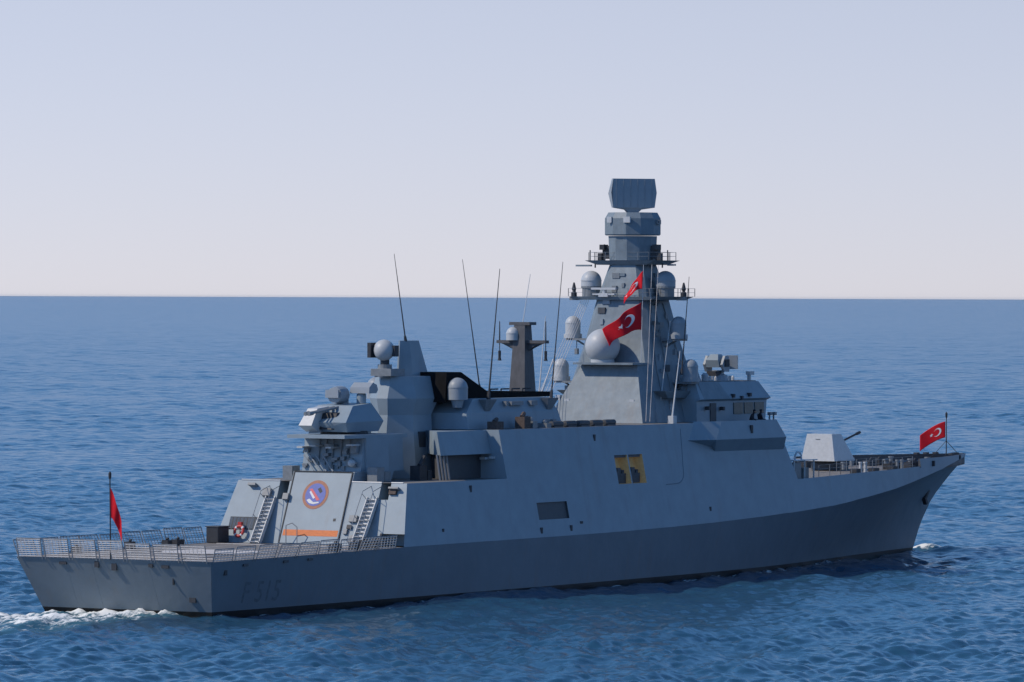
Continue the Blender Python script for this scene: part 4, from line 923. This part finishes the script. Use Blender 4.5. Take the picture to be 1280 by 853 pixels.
# ------------------------------------------------------------------ separate things
def flag(name, label, hoist_top, hoist_bot, fly, sag, amp, waves, nu=28, nv=16, furl=0.0, twist=0.0, emblem=True):
    """cloth sheet S(u, v): u along the fly, v down the hoist; crescent and star ride on it"""
    ht = Vector(hoist_top); hb = Vector(hoist_bot); fv = Vector(fly); side = fv.cross(hb - ht).normalized()
    H = (hb - ht).length
    def S(u, v):
        p = ht.lerp(hb, 0.5 + (v - 0.5) * (1 - furl * u ** 0.7)) + fv * u
        p.z -= sag * u ** 1.4
        w = amp * u ** 0.7 * math.sin(waves * 2 * math.pi * (u + 0.22 * v) + 0.7)
        return p + side * (w + twist * u * (v - .5)) 
    def Nn(u, v):
        e = 1e-3; return (S(u + e, v) - S(u - e, v)).cross(S(u, v + e) - S(u, v - e)).normalized()
    m = MB(); th = 0.008
    top = [[S(i / nu, j / nv) for j in range(nv + 1)] for i in range(nu + 1)]
    m.loft(top, closed=False)
    o = m.build(name, 'red', None, origin=tuple(ht), smooth=70)
    so = o.modifiers.new("cloth", 'SOLIDIFY'); so.thickness = th; so.offset = 0
    tag(o, label, "flag", "red crescent flags flown on the frigate")
    if emblem:
        asp = H / fv.length
        def mark(pts2, nm):
            mm = MB()
            for sg in (-1, 1):
                for q in pts2: mm.poly([S(u, v) + Nn(u, v) * sg * .014 - ht for u, v in q])
            mm.build(nm, 'white', o)
        # crescent: outer circle minus an offset inner circle (in hoist units)
        quads = []; n = 26; R0, R1, d = .25, .20, .0625
        cu_, cv_ = .5 * asp, .5
        def op(t_): return (cu_ + R0 * asp * math.cos(t_), cv_ + R0 * math.sin(t_))
        def ip(t_):
            # point of the inner circle in direction t_ from its own centre
            return (cu_ + (d + R1 * math.cos(t_)) * asp, cv_ + R1 * math.sin(t_))
        a0 = R(38)
        for k in range(n):
            t0 = a0 + (2 * math.pi - 2 * a0) * k / n; t1 = a0 + (2 * math.pi - 2 * a0) * (k + 1) / n
            quads.append([op(t0), op(t1), ip(t1), ip(t0)])
        mark(quads, "crescent")
        sc = (cu_ + .37 * asp, .5); st_ = []
        P5 = [(sc[0] - (.125 if k % 2 == 0 else .048) * asp * math.cos(k * math.pi / 5), sc[1] + (.125 if k % 2 == 0 else .048) * math.sin(k * math.pi / 5)) for k in range(10)]
        for k in range(10): st_.append([sc, P5[k], P5[(k + 1) % 10]])
        mark(st_, "star")
    return o
flag("flag", "red flag with white crescent flying from the staff at the bow", (110.45, .06, 9.55), (110.45, .06, 8.35), (-.75, 1.75, 0), 1.05, .10, 1.0)
flag("flag", "largest red flag with white crescent and star, flying beside the large radome", (58.5, -2.36, 18.45), (58.5, -2.36, 16.6), (-2.2, 1.5, 0), 1.45, .32, 1.7, nu=48, nv=28, furl=.38, twist=.5)
flag("flag", "small crumpled red flag highest on the mast between two radomes", (58.75, -2.36, 20.6), (58.6, -2.36, 19.35), (-.5, 1.15, 0), 1.4, .26, 2.1, nu=44, nv=20, furl=.62, twist=.5)
flag("flag", "limp red flag hanging furled down the staff at the stern rail", (-1.85, 0.0, 7.5), (-1.80, 0.0, 5.75), (.25, -.62, 0), 1.75, .12, 1.3, emblem=False, furl=.25, twist=.25)

# lifebuoy on a bracket by the louvre
lbm = MB()
ctr = Vector((face_x(4.15) - .35, 5.05, 4.15))
nb_, mb_ = 28, 10
rings = []
for k in range(nb_):
    a = 2 * math.pi * k / nb_
    c = Vector((0.12 * math.sin(a), .36 * math.cos(a), .36 * math.sin(a)))
    dirr = Vector((0.12 * math.sin(a), math.cos(a), math.sin(a))).normalized()
    rings.append([c + dirr * .11 * math.cos(2 * math.pi * j / mb_) + Vector((1, 0, 0)) * .10 * math.sin(2 * math.pi * j / mb_) for j in range(mb_)])
rings.append(rings[0]); lbm.loft(rings, caps=False)
lb_o = lbm.build("lifebuoy", 'buoy', None, smooth=60); lb_o.location = ctr; lb_o.scale = (.86, .86, .86)
tag(lb_o, "red lifebuoy with white bands hung below the louvre beside the port ladder", "lifebuoy")
bands = MB()
for q in range(4):
    rr2 = []
    for k in range(4):
        a = math.pi / 4 + q * math.pi / 2 + (k - 1.5) * .11
        c = Vector((0.12 * math.sin(a), .36 * math.cos(a), .36 * math.sin(a))); dirr = Vector((0.12 * math.sin(a), math.cos(a), math.sin(a))).normalized()
        rr2.append([c + dirr * .117 * math.cos(2 * math.pi * j / mb_) + Vector((1, 0, 0)) * .107 * math.sin(2 * math.pi * j / mb_) for j in range(mb_)])
    bands.loft(rr2, caps=True)
bands.build("white_band", 'white', lb_o)
MB().tube((.3, .1, .5), (.3, .1, -.75), .03).box((.2, .0, .55), (.25, .3, .2)).build("bracket", 'buoy', lb_o)

# dark locker on the port deck edge
bx = MB().box((0, 0, .5), (1.25, .9, .98))
bo = bx.build("deck_box", 'dark', None, bevel=.05); bo.location = (19.1, 6.05, 3.43)
tag(bo, "dark square locker on the flight deck edge left of the louvre", "locker")
MB().box((0, 0, 1.02), (1.33, .98, .06)).build("lid", 'hatch', bo)

# two crew on the starboard bridge wing
def person(loc, rz, label, lean):
    root_v = [(0, 0, .92), (0, 0, 1.15), (.02 + lean * .4, 0, 1.38), (.06 + lean * .7, 0, 1.52), (.09 + lean * .9, 0, 1.64), (.10 + lean, 0, 1.74)]
    rad = [.15, .15, .17, .06, .085, .075]
    ed = [(0, 1), (1, 2), (2, 3), (3, 4), (4, 5)]
    vs = list(root_v); rs = list(rad)
    for s in (-1, 1):
        b = len(vs)
        vs += [(0, s * .1, .88), (.02, s * .11, .48), (0, s * .12, .08), (.16, s * .13, .04)]; rs += [.105, .07, .05, .045]
        ed += [(0, b), (b, b + 1), (b + 1, b + 2), (b + 2, b + 3)]
        b = len(vs)
        vs += [(lean * .4, s * .2, 1.40), (.05 + lean * .3, s * .26, 1.14), (.30 + lean * .3, s * .22, 1.08), (.38 + lean * .3, s * .21, 1.09)]; rs += [.065, .05, .038, .04]
        ed += [(2, b), (b, b + 1), (b + 1, b + 2), (b + 2, b + 3)]
    me = bpy.data.meshes.new("person"); me.from_pydata(vs, ed, [])
    o = bpy.data.objects.new("person", me); col.objects.link(o)
    sk = o.modifiers.new("skin", 'SKIN'); sk.use_smooth_shade = True
    for i, v in enumerate(me.skin_vertices[0].data): v.radius = (rs[i], rs[i]); v.use_root = (i == 0)
    su = o.modifiers.new("sub", 'SUBSURF'); su.levels = 1; su.render_levels = 2
    me.materials.append(M['cloth'])
    o.location = loc; o.rotation_euler = (0, 0, rz)
    tag(o, label, "person")
    fc_ = MB().ball((.145 + lean, 0, 1.66), .088, 12, 8).build("face", 'skin', o)
    MB().dome((.09 + lean, 0, 1.69), .105, .02, 12, 5).box((.2 + lean, 0, 1.70), (.12, .14, .015)).build("cap", 'cloth', o)
person((67.35, -6.1, 9.37), R(-80), "person in dark clothes leaning on the bridge wing, the left of two", .14)
person((68.6, -6.1, 9.37), R(-30), "person in dark clothes standing upright on the bridge wing, nearer the bow", .0)

# keep the hierarchy at thing > part > sub-part: a sub-part that has pieces of its own becomes a part
bpy.context.view_layer.update()
changed = True
while changed:
    changed = False
    for part in list(ship.children):
        for sub in list(part.children):
            if sub.children:
                mw = sub.matrix_world.copy(); sub.parent = ship; sub.matrix_world = mw; changed = True
    bpy.context.view_layer.update()

# softness of a long lens and an 8-bit still
scene.cycles.pixel_filter_type = 'BLACKMAN_HARRIS'; scene.cycles.filter_width = 1.5
scene.cycles.max_bounces = 6; scene.cycles.use_denoising = True

# ------------------------------------------------------------------ sea air
def build_haze():
    hm = bpy.data.materials.new("sea_air"); hm.use_nodes = True; t = hm.node_tree; t.nodes.clear()
    out = t.nodes.new("ShaderNodeOutputMaterial"); v = t.nodes.new("ShaderNodeVolumePrincipled")
    v.inputs["Color"].default_value = (1.0, 1.0, 1.0, 1); v.inputs["Density"].default_value = 2.5e-6; v.inputs["Anisotropy"].default_value = 0.2
    t.links.new(v.outputs[0], out.inputs["Volume"])
    Rr = 126000.0
    m = MB().box((CAM.x, CAM.y, 14.0), (2 * Rr, 2 * Rr, 34.0))
    o = m.build("haze", hm); tag(o, kind="stuff")
build_haze()
